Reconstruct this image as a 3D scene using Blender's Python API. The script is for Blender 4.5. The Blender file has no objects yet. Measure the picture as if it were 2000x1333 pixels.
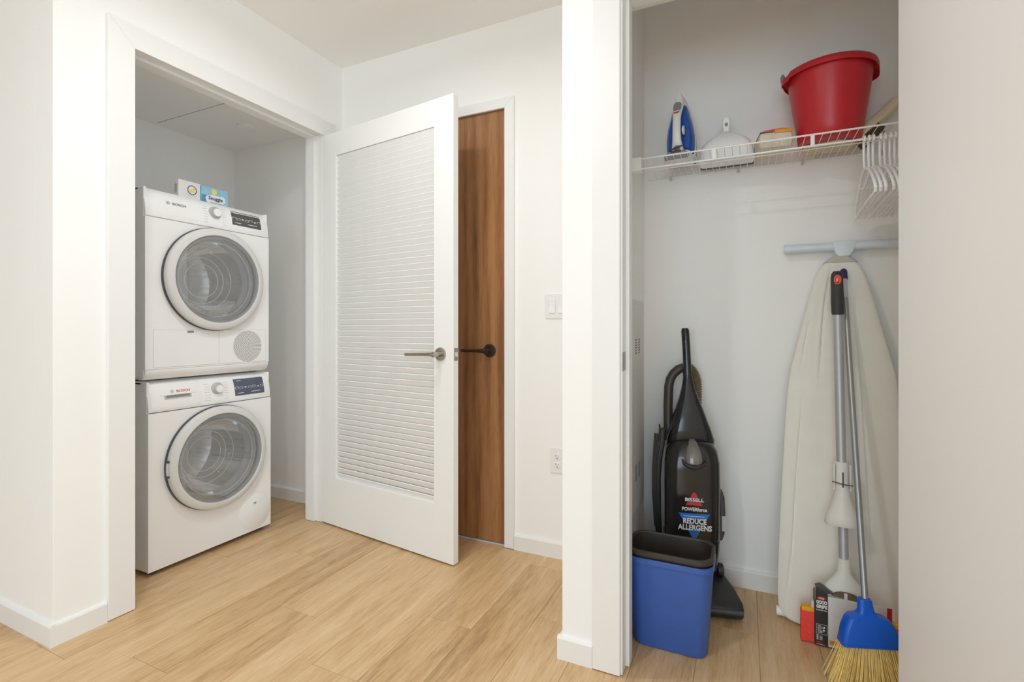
import bpy, bmesh, math, random
from mathutils import Vector, Matrix, Euler
random.seed(7)
PI = math.pi
SC = bpy.context.scene
COL = SC.collection

# ------------------------------------------------------------------ camera
ANG = math.radians(25.09)
cam_d = bpy.data.cameras.new('camera')
cam = bpy.data.objects.new('camera', cam_d)
COL.objects.link(cam)
cam.location = (0, 0, 1.06)
cam.rotation_euler = (math.radians(90), 0, ANG)
cam_d.sensor_width = 36.0
cam_d.lens = 969.0 / 2000 * 36
cam_d.shift_y = -25.0 / 2000
cam_d.clip_start = 0.05
SC.camera = cam

# ------------------------------------------------------------------ world, exposure, big lights
W = bpy.data.worlds.new('world')
SC.world = W
W.use_nodes = True
W.node_tree.nodes['Background'].inputs[0].default_value = (0.80, 0.88, 1.0, 1)
W.node_tree.nodes['Background'].inputs[1].default_value = 1.0
SC.cycles.max_bounces = 12
SC.cycles.diffuse_bounces = 9
SC.cycles.glossy_bounces = 5
SC.cycles.use_adaptive_sampling = True
SC.cycles.adaptive_threshold = 0.02
SC.cycles.transparent_max_bounces = 16
SC.view_settings.view_transform = 'Standard'
SC.view_settings.look = 'None'
SC.view_settings.gamma = 1.0
SC.view_settings.exposure = 0.0
try:
    SC.view_settings.use_curve_mapping = False
except Exception:
    pass


def area_light(name, loc, rot, sx, sy, power, color, shape='RECTANGLE', spread=180):
    d = bpy.data.lights.new(name, 'AREA')
    d.shape = shape
    d.size = sx
    if shape in ('RECTANGLE', 'ELLIPSE'):
        d.size_y = sy
    d.energy = power
    d.color = color
    d.spread = math.radians(spread)
    o = bpy.data.objects.new(name, d)
    COL.objects.link(o)
    o.location = loc
    o.rotation_euler = rot
    return o


# daylight coming in through the wide window behind the camera (wall_front), and the one in the far left wall
area_light('window_daylight', (0.0, -3.46, 1.30), (math.radians(90), 0, 0), 2.2, 2.1, 72, (0.72, 0.885, 1.0))
area_light('window_daylight_side', (-4.94, -1.2, 1.35), (math.radians(90), 0, math.radians(-90)), 2.4, 1.9, 15, (0.74, 0.88, 1.0))
area_light('added_fill_right', (2.24, -1.0, 1.40), (math.radians(90), 0, math.radians(90)), 2.6, 1.9, 38, (0.74, 0.89, 1.0))  # fill light for the laundry, behind a window added in the right wall
DOWNLIGHTS = [(-1.17, 1.17, 8.0), (-0.90, 0.14, 10.0), (-1.9, -1.4, 0.8), (-0.3, -2.2, 0.8), (-2.6, -2.6, 0.8)]

# ------------------------------------------------------------------ materials
MATS = {}


def principled(name, color, rough=0.5, metal=0.0, coat=0.0, noise=0.0, nscale=30, bump=0.0, bscale=200, spec=0.5, sheen=0.0, sub=0.0):
    m = bpy.data.materials.new(name)
    m.use_nodes = True
    nt = m.node_tree
    b = nt.nodes['Principled BSDF']
    b.inputs['Roughness'].default_value = rough
    b.inputs['Metallic'].default_value = metal
    b.inputs['Coat Weight'].default_value = coat
    b.inputs['Coat Roughness'].default_value = 0.05
    b.inputs['Specular IOR Level'].default_value = spec
    b.inputs['Sheen Weight'].default_value = sheen
    tc = nt.nodes.new('ShaderNodeTexCoord')
    n = nt.nodes.new('ShaderNodeTexNoise')
    n.inputs['Scale'].default_value = nscale
    n.inputs['Detail'].default_value = 4
    nt.links.new(tc.outputs['Object'], n.inputs['Vector'])
    r = nt.nodes.new('ShaderNodeValToRGB')
    c = Vector(color)
    a = c * (1 - noise)
    z = c * (1 + noise)
    r.color_ramp.elements[0].position = 0.3
    r.color_ramp.elements[1].position = 0.7
    r.color_ramp.elements[0].color = (*a, 1)
    r.color_ramp.elements[1].color = (*[min(1, q) for q in z], 1)
    nt.links.new(n.outputs['Fac'], r.inputs['Fac'])
    nt.links.new(r.outputs['Color'], b.inputs['Base Color'])
    if bump > 0:
        n2 = nt.nodes.new('ShaderNodeTexNoise')
        n2.inputs['Scale'].default_value = bscale
        n2.inputs['Detail'].default_value = 3
        nt.links.new(tc.outputs['Object'], n2.inputs['Vector'])
        bp = nt.nodes.new('ShaderNodeBump')
        bp.inputs['Strength'].default_value = bump
        bp.inputs['Distance'].default_value = 0.002
        nt.links.new(n2.outputs['Fac'], bp.inputs['Height'])
        nt.links.new(bp.outputs['Normal'], b.inputs['Normal'])
    MATS[name] = m
    return m


def srgb(r, g, b):
    def f(c):
        c /= 255
        return c / 12.92 if c <= 0.04045 else ((c + 0.055) / 1.055) ** 2.4
    return (f(r), f(g), f(b))


def wood(name, dark, mid, light, axis, grain_scale, stretch, rough, per_object=False, bumps=0.05, coat=0.0, tone=0.0, ring=0.0, fine=0.42):
    """grain streaks along one axis ('y' or 'z')"""
    m = bpy.data.materials.new(name)
    m.use_nodes = True
    nt = m.node_tree
    L = nt.links.new
    b = nt.nodes['Principled BSDF']
    b.inputs['Roughness'].default_value = rough
    b.inputs['Coat Weight'].default_value = coat
    b.inputs['Coat Roughness'].default_value = 0.08
    tc = nt.nodes.new('ShaderNodeTexCoord')
    vec = tc.outputs['Object']
    if per_object:
        oi = nt.nodes.new('ShaderNodeObjectInfo')
        mul = nt.nodes.new('ShaderNodeVectorMath'); mul.operation = 'SCALE'
        mul.inputs[0].default_value = (7.3, 13.1, 3.7)
        L(oi.outputs['Random'], mul.inputs['Scale'])
        add = nt.nodes.new('ShaderNodeVectorMath'); add.operation = 'ADD'
        L(vec, add.inputs[0]); L(mul.outputs[0], add.inputs[1])
        vec = add.outputs[0]
    mp = nt.nodes.new('ShaderNodeMapping')
    s = [1, 1, 1]
    s['xyz'.index(axis)] = stretch
    mp.inputs['Scale'].default_value = s
    L(vec, mp.inputs['Vector'])
    # broad figure
    n1 = nt.nodes.new('ShaderNodeTexNoise')
    n1.inputs['Scale'].default_value = grain_scale
    n1.inputs['Detail'].default_value = 5
    n1.inputs['Roughness'].default_value = 0.6
    n1.inputs['Distortion'].default_value = 0.6
    L(mp.outputs['Vector'], n1.inputs['Vector'])
    # fine pores
    n2 = nt.nodes.new('ShaderNodeTexNoise')
    n2.inputs['Scale'].default_value = grain_scale * 7
    n2.inputs['Detail'].default_value = 6
    n2.inputs['Roughness'].default_value = 0.7
    L(mp.outputs['Vector'], n2.inputs['Vector'])
    mx = nt.nodes.new('ShaderNodeMath'); mx.operation = 'MULTIPLY_ADD'
    mx.inputs[1].default_value = fine
    L(n2.outputs['Fac'], mx.inputs[0])
    m2 = nt.nodes.new('ShaderNodeMath'); m2.operation = 'MULTIPLY'
    m2.inputs[1].default_value = 1 - fine
    L(n1.outputs['Fac'], m2.inputs[0])
    L(m2.outputs[0], mx.inputs[2])
    fac = mx.outputs[0]
    if ring:
        wv = nt.nodes.new('ShaderNodeTexWave')
        wv.wave_type = 'RINGS'
        wv.rings_direction = 'Y'
        wv.inputs['Scale'].default_value = ring
        wv.inputs['Distortion'].default_value = 3.0
        wv.inputs['Detail'].default_value = 3
        wv.inputs['Detail Scale'].default_value = 1.2
        L(mp.outputs['Vector'], wv.inputs['Vector'])
        m3 = nt.nodes.new('ShaderNodeMath'); m3.operation = 'MULTIPLY_ADD'
        m3.inputs[1].default_value = 0.13
        L(wv.outputs['Fac'], m3.inputs[0])
        L(fac, m3.inputs[2])
        fac = m3.outputs[0]
    if tone:
        m4 = nt.nodes.new('ShaderNodeMath'); m4.operation = 'MULTIPLY_ADD'
        m4.inputs[1].default_value = tone
        oi2 = nt.nodes.new('ShaderNodeObjectInfo')
        sb = nt.nodes.new('ShaderNodeMath'); sb.operation = 'SUBTRACT'
        sb.inputs[1].default_value = 0.5
        L(oi2.outputs['Random'], sb.inputs[0])
        L(sb.outputs[0], m4.inputs[0])
        L(fac, m4.inputs[2])
        fac = m4.outputs[0]
    r = nt.nodes.new('ShaderNodeValToRGB')
    e = r.color_ramp.elements
    e[0].position = 0.30; e[0].color = (*dark, 1)
    e[1].position = 0.66; e[1].color = (*light, 1)
    q = e.new(0.48); q.color = (*mid, 1)
    L(fac, r.inputs['Fac'])
    L(r.outputs['Color'], b.inputs['Base Color'])
    bp = nt.nodes.new('ShaderNodeBump')
    bp.inputs['Strength'].default_value = bumps
    bp.inputs['Distance'].default_value = 0.001
    L(fac, bp.inputs['Height'])
    L(bp.outputs['Normal'], b.inputs['Normal'])
    MATS[name] = m
    return m


def clear_glass(name, tint, gloss=0.12, rough=0.02):
    m = bpy.data.materials.new(name)
    m.use_nodes = True
    nt = m.node_tree
    for n in list(nt.nodes):
        if n.type == 'BSDF_PRINCIPLED':
            nt.nodes.remove(n)
    out = [n for n in nt.nodes if n.type == 'OUTPUT_MATERIAL'][0]
    tr = nt.nodes.new('ShaderNodeBsdfTransparent')
    tr.inputs[0].default_value = (*tint, 1)
    gl = nt.nodes.new('ShaderNodeBsdfGlossy')
    gl.inputs['Roughness'].default_value = rough
    gl.inputs[0].default_value = (1, 1, 1, 1)
    lw = nt.nodes.new('ShaderNodeLayerWeight')
    lw.inputs['Blend'].default_value = 0.25
    ma = nt.nodes.new('ShaderNodeMath'); ma.operation = 'MULTIPLY_ADD'
    ma.inputs[1].default_value = 0.6
    ma.inputs[2].default_value = gloss
    nt.links.new(lw.outputs['Fresnel'], ma.inputs[0])
    mix = nt.nodes.new('ShaderNodeMixShader')
    nt.links.new(ma.outputs[0], mix.inputs[0])
    nt.links.new(tr.outputs[0], mix.inputs[1])
    nt.links.new(gl.outputs[0], mix.inputs[2])
    nt.links.new(mix.outputs[0], out.inputs['Surface'])
    MATS[name] = m
    return m


WALL = principled('wall_paint', (0.925, 0.918, 0.902), 0.85, noise=0.006, nscale=3, bump=0.04, bscale=350, spec=0.25)
CEIL = principled('ceiling_paint', (0.93, 0.925, 0.912), 0.9, noise=0.006, nscale=2, bump=0.04, bscale=300, spec=0.2)
TRIM = principled('trim_enamel', (0.85, 0.845, 0.83), 0.38, noise=0.005, nscale=5, bump=0.01, bscale=200)
DOORW = principled('door_enamel', (0.87, 0.87, 0.86), 0.42, noise=0.005, nscale=5, bump=0.015, bscale=150)
SLATW = principled('slat_enamel', (0.85, 0.85, 0.84), 0.45, noise=0.01, nscale=20, bump=0.02, bscale=150)
FLOORW = wood('oak_plank', srgb(168, 133, 92), srgb(206, 170, 125), srgb(223, 194, 153), 'y', 17, 0.09, 0.36, per_object=True, tone=0.10, bumps=0.10, fine=0.50)
FLOORB = wood('oak_base', srgb(168, 133, 92), srgb(206, 170, 125), srgb(223, 194, 153), 'y', 17, 0.09, 0.4, fine=0.50)
WALNUT = wood('brown_veneer', srgb(98, 62, 34), srgb(140, 94, 56), srgb(168, 120, 78), 'z', 22, 0.06, 0.28, coat=0.4, ring=5.0, bumps=0.03)
NICKEL = principled('brushed_nickel', (0.46, 0.42, 0.38), 0.22, 1.0, noise=0.03, nscale=60)
NICKEL_DARK = principled('nickel_painted_dark', (0.10, 0.078, 0.062), 0.28, 0.9, noise=0.05, nscale=60)  # same nickel, dark reflections painted into its colour
STEEL = principled('latch_steel', (0.30, 0.28, 0.26), 0.35, 1.0, noise=0.05, nscale=80)
BOLT = principled('latch_bolt_brass', (0.80, 0.74, 0.66), 0.3, 0.8, noise=0.02)
APPL = principled('appliance_white', (0.87, 0.87, 0.87), 0.30, coat=0.2, noise=0.004, nscale=6)
APPL2 = principled('panel_white', (0.89, 0.89, 0.89), 0.35, noise=0.004, nscale=8)
APPGREY = principled('appliance_print_grey', (0.62, 0.62, 0.62), 0.5, noise=0.01)
SILVER = principled('silver_ring', (0.68, 0.68, 0.67), 0.48, 0.0, noise=0.01, nscale=20)
DARKPL = principled('dark_grey_plastic', (0.07, 0.07, 0.072), 0.45, noise=0.06, nscale=40)
MIDGREY = principled('mid_grey_plastic', (0.26, 0.26, 0.27), 0.45, noise=0.05, nscale=40)
LTGREY = principled('light_grey_plastic', (0.55, 0.55, 0.56), 0.4, noise=0.03, nscale=40)
KNOBG = principled('knob_grey', (0.50, 0.50, 0.50), 0.4, noise=0.01)
VENTD = principled('vent_hole_grey', (0.07, 0.07, 0.07), 0.6, noise=0.02)
DISP_D = principled('display_charcoal', (0.085, 0.085, 0.085), 0.12, noise=0.03, nscale=10)
DISP_B = principled('display_blue_grey', (0.085, 0.10, 0.15), 0.12, noise=0.03, nscale=10)
PRINTW = principled('white_print', (0.82, 0.82, 0.82), 0.5, noise=0.01)
PRINTR = principled('red_print', srgb(196, 30, 36), 0.5, noise=0.03)
PRINTB = principled('dark_print', (0.05, 0.05, 0.055), 0.5, noise=0.03)
GLASS = clear_glass('porthole_glass', (0.94, 0.945, 0.95), 0.13)
BOWL = clear_glass('bowl_glass', (0.96, 0.96, 0.97), 0.06, 0.03)
DRUM = principled('drum_steel', (0.62, 0.61, 0.60), 0.25, 0.6, noise=0.04, nscale=60, bump=0.1, bscale=90)
GASKET = principled('gasket_rubber', (0.42, 0.43, 0.45), 0.55, noise=0.05, nscale=40)
BLUEBIN = principled('blue_bin_plastic', srgb(60, 98, 178), 0.42, noise=0.03, nscale=30, bump=0.04, bscale=500)
BROWNBIN = principled('brown_bin_plastic', srgb(62, 54, 48), 0.45, noise=0.05, nscale=30, bump=0.04, bscale=500)
REDBKT = principled('red_bucket_plastic', srgb(198, 40, 50), 0.36, noise=0.03, nscale=30, bump=0.02, bscale=300)
WIREW = principled('white_vinyl_wire', (0.90, 0.90, 0.89), 0.35, noise=0.01)
HANGW = principled('white_hanger_plastic', (0.90, 0.90, 0.90), 0.3, noise=0.01)
CLIP = principled('clear_clip_plastic', (0.60, 0.60, 0.57), 0.3, noise=0.03)
VACB = principled('vacuum_black', (0.016, 0.016, 0.018), 0.14, coat=0.12, noise=0.1, nscale=20)
VACM = principled('vacuum_matte_black', (0.030, 0.029, 0.028), 0.42, noise=0.12, nscale=60)
VACC = principled('dust_cup_smoke', (0.022, 0.019, 0.017), 0.12, coat=0.12, noise=0.15, nscale=9)
VACL = principled('smoky_lens', (0.20, 0.185, 0.17), 0.08, coat=0.5, noise=0.1, nscale=20)
HOSE = principled('hose_taupe', srgb(122, 104, 76), 0.5, noise=0.08, nscale=60)
WAND = principled('wand_dark_taupe', srgb(70, 62, 54), 0.42, noise=0.05, nscale=60)
DECALB = principled('blue_decal', srgb(38, 120, 200), 0.4, noise=0.03)
DECALR = principled('red_decal', srgb(214, 54, 62), 0.4, noise=0.03)
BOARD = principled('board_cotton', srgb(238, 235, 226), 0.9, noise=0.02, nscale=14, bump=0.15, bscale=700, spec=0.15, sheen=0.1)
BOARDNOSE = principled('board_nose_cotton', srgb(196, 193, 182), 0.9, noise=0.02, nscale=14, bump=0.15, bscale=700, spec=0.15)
TUBEB = principled('pale_blue_enamel', srgb(222, 230, 240), 0.38, noise=0.02)
MOPW = principled('mop_white_plastic', (0.78, 0.76, 0.72), 0.4, noise=0.015)
ALU = principled('aluminium_pole', (0.52, 0.52, 0.54), 0.45, 0.45, noise=0.02, nscale=80)
CHROME = principled('steel_pole', (0.42, 0.42, 0.42), 0.36, 0.7, noise=0.02, nscale=80)
GRIP = principled('grip_rubber', (0.045, 0.042, 0.040), 0.6, noise=0.08, nscale=80)
HOOKR = principled('coral_plastic', srgb(236, 84, 76), 0.4, noise=0.02)
SPONGER = principled('red_sponge', srgb(246, 84, 76), 0.95, noise=0.10, nscale=160, bump=0.8, bscale=260, spec=0.1)
SPONGEY = principled('yellow_sponge', srgb(240, 180, 60), 0.9, noise=0.08, nscale=120, bump=0.5, bscale=260, spec=0.1)
CARDW = principled('white_card', (0.76, 0.76, 0.74), 0.6, noise=0.015)
CARDB = principled('black_card', (0.035, 0.032, 0.032), 0.4, noise=0.1)
BROOMB = principled('blue_broom_plastic', srgb(18, 94, 208), 0.28, noise=0.03)
CAPB = principled('navy_cap_plastic', srgb(40, 36, 96), 0.35, noise=0.04)
BRIST = principled('straw_bristle', srgb(248, 218, 138), 0.6, noise=0.14, nscale=50)
IRONW = principled('iron_white', (0.80, 0.79, 0.76), 0.3, noise=0.01)
IRONB = principled('iron_blue_tank', srgb(28, 84, 165), 0.12, coat=0.4, noise=0.15, nscale=14)
IRONS = principled('iron_soleplate', (0.36, 0.36, 0.36), 0.3, 0.8, noise=0.03)
PACK = principled('beige_cloth_pack', srgb(220, 210, 192), 0.55, noise=0.12, nscale=22, bump=0.2, bscale=60)
LABR = principled('red_orange_label', srgb(226, 92, 74), 0.5, noise=0.12, nscale=40)
LABO = principled('orange_label', srgb(226, 160, 62), 0.5, noise=0.06, nscale=40)
CREAM = wood('cream_wood', srgb(226, 212, 172), srgb(238, 226, 194), srgb(244, 235, 208), 'x', 40, 0.15, 0.5)
BRUSHB = principled('brown_bristle', srgb(112, 98, 74), 0.8, noise=0.25, nscale=120)
CLOTH = principled('tan_cloth', srgb(214, 203, 174), 0.9, noise=0.12, nscale=40, bump=0.3, bscale=120)
BOXW = principled('white_carton', (0.82, 0.81, 0.79), 0.5, noise=0.02)
BOXB = principled('sky_blue_carton', srgb(150, 200, 226), 0.45, noise=0.12, nscale=26)
BOXDB = principled('deep_blue_print', srgb(92, 150, 184), 0.45, noise=0.06)
CLOUD = principled('cloud_white_print', (0.86, 0.88, 0.90), 0.5, noise=0.02)
YEL = principled('yellow_print', srgb(240, 226, 110), 0.5, noise=0.04)
NAVYP = principled('navy_print', srgb(40, 56, 104), 0.5, noise=0.04)
PANELM = principled('panel_steel_paint', (0.74, 0.725, 0.70), 0.45, noise=0.006)
LAMPE = bpy.data.materials.new('lamp_lens')
LAMPE.use_nodes = True
_b = LAMPE.node_tree.nodes['Principled BSDF']
_b.inputs['Base Color'].default_value = (0.9, 0.9, 0.88, 1)
_b.inputs['Emission Color'].default_value = (1.0, 0.95, 0.88, 1)
_b.inputs['Emission Strength'].default_value = 4.0


# ------------------------------------------------------------------ mesh builder
class MB:
    def __init__(self, M=None):
        self.v, self.f, self.M = [], [], M

    def add(self, vs, fs):
        n = len(self.v)
        for p in vs:
            p = Vector(p)
            self.v.append(self.M @ p if self.M else p)
        for q in fs:
            self.f.append([i + n for i in q])
        return self

    def box(self, x0, x1, y0, y1, z0, z1):
        vs = [(x, y, z) for z in (z0, z1) for y in (y0, y1) for x in (x0, x1)]
        fs = [(0, 2, 3, 1), (4, 5, 7, 6), (0, 1, 5, 4), (2, 6, 7, 3), (0, 4, 6, 2), (1, 3, 7, 5)]
        return self.add(vs, fs)

    def prism(self, poly, axis, a, b):
        def P(u, w, t):
            return {'x': (t, u, w), 'y': (u, t, w), 'z': (u, w, t)}[axis]
        n = len(poly)
        vs = [P(u, w, a) for u, w in poly] + [P(u, w, b) for u, w in poly]
        fs = [list(range(n))[::-1], list(range(n, 2 * n))]
        fs += [(i, (i + 1) % n, n + (i + 1) % n, n + i) for i in range(n)]
        return self.add(vs, fs)

    def loft(self, secs, caps=True, closed=False):
        n = len(secs[0])
        vs = [p for s in secs for p in s]
        fs = []
        m = len(secs)
        for k in range(m if closed else m - 1):
            a, b = k * n, ((k + 1) % m) * n
            for i in range(n):
                j = (i + 1) % n
                fs.append((a + i, a + j, b + j, b + i))
        if caps and not closed:
            fs.append(list(range(n))[::-1])
            fs.append([(m - 1) * n + i for i in range(n)])
        return self.add(vs, fs)

    def tube(self, pts, r, n=10, closed=False, flat=1.0):
        pts = [Vector(p) for p in pts]
        m = len(pts)
        rs = r if isinstance(r, (list, tuple)) else [r] * m
        T = []
        for i in range(m):
            a = pts[i - 1] if (i > 0 or closed) else pts[i]
            b = pts[(i + 1) % m] if (i < m - 1 or closed) else pts[i]
            t = b - a
            T.append(t.normalized() if t.length > 1e-9 else Vector((0, 0, 1)))
        ref = Vector((0, 0, 1)) if abs(T[0].z) < 0.9 else Vector((1, 0, 0))
        N = (ref - T[0] * ref.dot(T[0])).normalized()
        secs = []
        for i in range(m):
            N = (N - T[i] * N.dot(T[i]))
            N = N.normalized() if N.length > 1e-6 else Vector((1, 0, 0))
            B = T[i].cross(N)
            secs.append([pts[i] + (N * math.cos(2 * PI * k / n) + B * math.sin(2 * PI * k / n) * flat) * rs[i] for k in range(n)])
        return self.loft(secs, True, closed)

    def lathe(self, prof, axis='z', c=(0, 0, 0), n=48, close=False):
        """prof: list of (radius, height along the axis)"""
        c = Vector(c)
        secs = []
        for r, h in prof:
            s = []
            for k in range(n):
                u, w = r * math.cos(2 * PI * k / n), r * math.sin(2 * PI * k / n)
                s.append(c + Vector({'x': (h, u, w), 'y': (w, h, u), 'z': (u, w, h)}[axis]))
            secs.append(s)
        return self.loft(secs, not close, close)

    def cyl(self, p0, p1, r0, r1=None, n=20):
        return self.tube([p0, p1], [r0, r0 if r1 is None else r1], n)

    def ball(self, c, rx, ry, rz, nu=16, nv=10):
        secs = []
        for j in range(1, nv):
            t = PI * j / nv
            secs.append([(c[0] + rx * math.sin(t) * math.cos(2 * PI * i / nu), c[1] + ry * math.sin(t) * math.sin(2 * PI * i / nu), c[2] - rz * math.cos(t)) for i in range(nu)])
        return self.loft(secs)

    def mesh(self, name, mats, bevel=0.0, smooth=40, seg=2, wire_ok=False):
        me = bpy.data.meshes.new(name)
        bm = bmesh.new()
        vs = [bm.verts.new(p) for p in self.v]
        for q in self.f:
            try:
                bm.faces.new([vs[i] for i in q])
            except ValueError:
                pass
        bmesh.ops.remove_doubles(bm, verts=bm.verts, dist=1e-6)
        bmesh.ops.recalc_face_normals(bm, faces=bm.faces)
        if bevel > 0:
            ed = [e for e in bm.edges if len(e.link_faces) == 2 and e.calc_face_angle(0) > math.radians(30)]
            bmesh.ops.bevel(bm, geom=ed, offset=bevel, segments=seg, affect='EDGES', profile=0.5, clamp_overlap=True)
        if smooth:
            for fc in bm.faces:
                fc.smooth = True
            for e in bm.edges:
                if len(e.link_faces) == 2 and e.calc_face_angle(0) > math.radians(smooth):
                    e.smooth = False
        bm.to_mesh(me)
        bm.free()
        for mm in (mats if isinstance(mats, (list, tuple)) else [mats]):
            me.materials.append(mm)
        return me

    def build(self, name, mat, parent=None, bevel=0.0, smooth=40, seg=2):
        me = self.mesh(name, mat, bevel, smooth, seg)
        o = bpy.data.objects.new(name, me)
        COL.objects.link(o)
        if parent is not None:
            o.parent = parent
        else:
            xs = [v.co for v in me.vertices]
            c = Vector(((min(p.x for p in xs) + max(p.x for p in xs)) / 2, (min(p.y for p in xs) + max(p.y for p in xs)) / 2, min(p.z for p in xs)))
            me.transform(Matrix.Translation(-c))
            o.location = c
        return o


def tag(o, label=None, cat=None, group=None, kind=None):
    if label:
        o['label'] = label
    if cat:
        o['category'] = cat
    if group:
        o['group'] = group
    if kind:
        o['kind'] = kind
    return o


def thing(name, loc, label, cat, rz=0.0, group=None, kind=None):
    o = bpy.data.objects.new(name, None)
    COL.objects.link(o)
    o.location = loc
    o.rotation_euler = (0, 0, rz)
    o.empty_display_size = 0.05
    return tag(o, label, cat, group, kind)


def rrect(cx, cy, hx, hy, r, n=5):
    """rounded rectangle outline, 4*n points"""
    r = min(r, hx * 0.999, hy * 0.999)
    out = []
    for k, (sx, sy) in enumerate(((1, 1), (-1, 1), (-1, -1), (1, -1))):
        for i in range(n):
            a = PI / 2 * (k + i / (n - 1))
            out.append((cx + sx * (hx - r) + r * math.cos(a), cy + sy * (hy - r) + r * math.sin(a)))
    return out


def circle(cx, cy, r, n=32, ry=None):
    return [(cx + r * math.cos(2 * PI * k / n), cy + (ry or r) * math.sin(2 * PI * k / n)) for k in range(n)]


def text_mesh(body, w, h, M, mat, name, parent, bold=0.0, depth=0.0004, shear=0.0):
    """lettering fitted to w x h, centred, lying in local XY and moved by M"""
    cu = bpy.data.curves.new(name, 'FONT')
    cu.body = body
    cu.size = 1.0
    cu.extrude = 0.02
    cu.offset = bold
    cu.shear = shear
    cu.align_x = 'LEFT'
    cu.resolution_u = 3
    tmp = bpy.data.objects.new(name + '_tmp', cu)
    COL.objects.link(tmp)
    bpy.context.view_layer.update()
    dg = bpy.context.evaluated_depsgraph_get()
    me = bpy.data.meshes.new_from_object(tmp.evaluated_get(dg))
    bpy.data.objects.remove(tmp)
    bpy.data.curves.remove(cu)
    xs = [v.co for v in me.vertices]
    x0, x1 = min(p.x for p in xs), max(p.x for p in xs)
    y0, y1 = min(p.y for p in xs), max(p.y for p in xs)
    for v in me.vertices:
        p = v.co
        v.co = M @ Vector(((p.x - (x0 + x1) / 2) / (x1 - x0) * w, (p.y - (y0 + y1) / 2) / (y1 - y0) * h, p.z / 0.04 * depth))
    me.materials.clear()
    me.materials.append(mat)
    me.name = name
    o = bpy.data.objects.new(name, me)
    COL.objects.link(o)
    o.parent = parent
    return o


# text frames: which way the lettering faces in local space
def face_x(x, y, z, tilt=0.0):       # faces +X, reads along +Y
    return Matrix.Translation((x, y, z)) @ Matrix.Rotation(-tilt, 4, 'Y') @ Matrix(((0, 0, 1, 0), (1, 0, 0, 0), (0, 1, 0, 0), (0, 0, 0, 1)))


def face_ny(x, y, z, tilt=0.0):      # faces -Y, reads along +X
    return Matrix.Translation((x, y, z)) @ Matrix.Rotation(-tilt, 4, 'X') @ Matrix(((1, 0, 0, 0), (0, 0, -1, 0), (0, 1, 0, 0), (0, 0, 0, 1)))


# ================================================================== THE SETTING
XA = -2.09      # laundry wall plane
YB = 2.164      # back wall plane
YC = 1.515      # closet wall plane
YK = 2.245      # closet back plane
CZ = 2.55       # ceiling

floor = MB().box(-5.0, 2.3, -3.6, 2.9, -0.12, -0.004).build('floor', FLOORB, smooth=0)
tag(floor, 'light oak plank floor running through hall, laundry and closet', 'floor', kind='structure')
# planks: run along Y
PW, PL = 0.183, 1.22
plank_mesh = MB().box(0.0004, PW - 0.0004, 0.0004, PL - 0.0004, -0.0045, 0.0).mesh('plank', FLOORW, bevel=0.0006, smooth=0, seg=1)
rows = int((1.3 + 3.25) / PW) + 1
offs = [0.0, 0.46, 0.87, 0.22, 0.68, 1.05, 0.36]
for i in range(rows):
    x = -3.25 + i * PW
    y = -0.75 + offs[i % 7] - PL
    while y < 2.6:
        if y + PL > -0.35 and not (x + PW < -2.25 and y + PL < 0.6):
            o = bpy.data.objects.new('plank', plank_mesh)
            COL.objects.link(o)
            o.parent = floor
            o.location = Vector((x, y, 0)) - floor.location
        y += PL


def struct(mb, name, mat, label, cat, bevel=0.0, smooth=0):
    o = mb.build(name, mat, None, bevel, smooth)
    return tag(o, label, cat, kind='structure')


struct(MB().box(-5.0, 2.3, -3.6, 2.5, CZ, CZ + 0.1), 'ceiling', CEIL, 'flat white hall ceiling', 'ceiling')

# laundry wall with its door opening (outline in YZ, extruded in X)
OY0, OY1, OZ = 1.082, 2.030, 2.125
struct(MB().prism([(0.85, 0), (OY0, 0), (OY0, OZ), (OY1, OZ), (OY1, 0), (YB + 0.12, 0), (YB + 0.12, CZ), (0.85, CZ)], 'x', XA - 0.12, XA),
       'wall_left', WALL, 'white wall around the laundry closet opening', 'wall', bevel=0.002)
struct(MB().box(-5.0, XA - 0.12, 0.85, 0.97, 0, CZ), 'wall_left_return', WALL, 'bluish white wall face turning away from the laundry wall corner', 'wall')
# laundry closet interior
struct(MB().box(-3.18, -3.06, 0.97, 2.32, 0, 2.228), 'wall_laundry_back', WALL, 'beige white wall behind the stacked machines', 'wall')
struct(MB().box(-3.06, XA - 0.12, 2.197, 2.32, 0, 2.228), 'wall_laundry_right', WALL, 'white side wall right of the stacked machines', 'wall')
lc = struct(MB().box(-3.18, XA - 0.12, 0.97, 2.32, 2.228, 2.30), 'ceiling_laundry', CEIL, 'low ceiling over the stacked machines', 'ceiling')

# back wall with the wooden door hole (outline in XZ)
DX0, DX1, DZ = -1.985, -1.044, 2.132
struct(MB().prism([(XA, 0), (DX0, 0), (DX0, DZ), (DX1, DZ), (DX1, 0), (-0.531, 0), (-0.531, CZ), (XA, CZ)], 'y', YB, YB + 0.12),
       'wall_back', WALL, 'white wall around the brown wooden door', 'wall')
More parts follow.
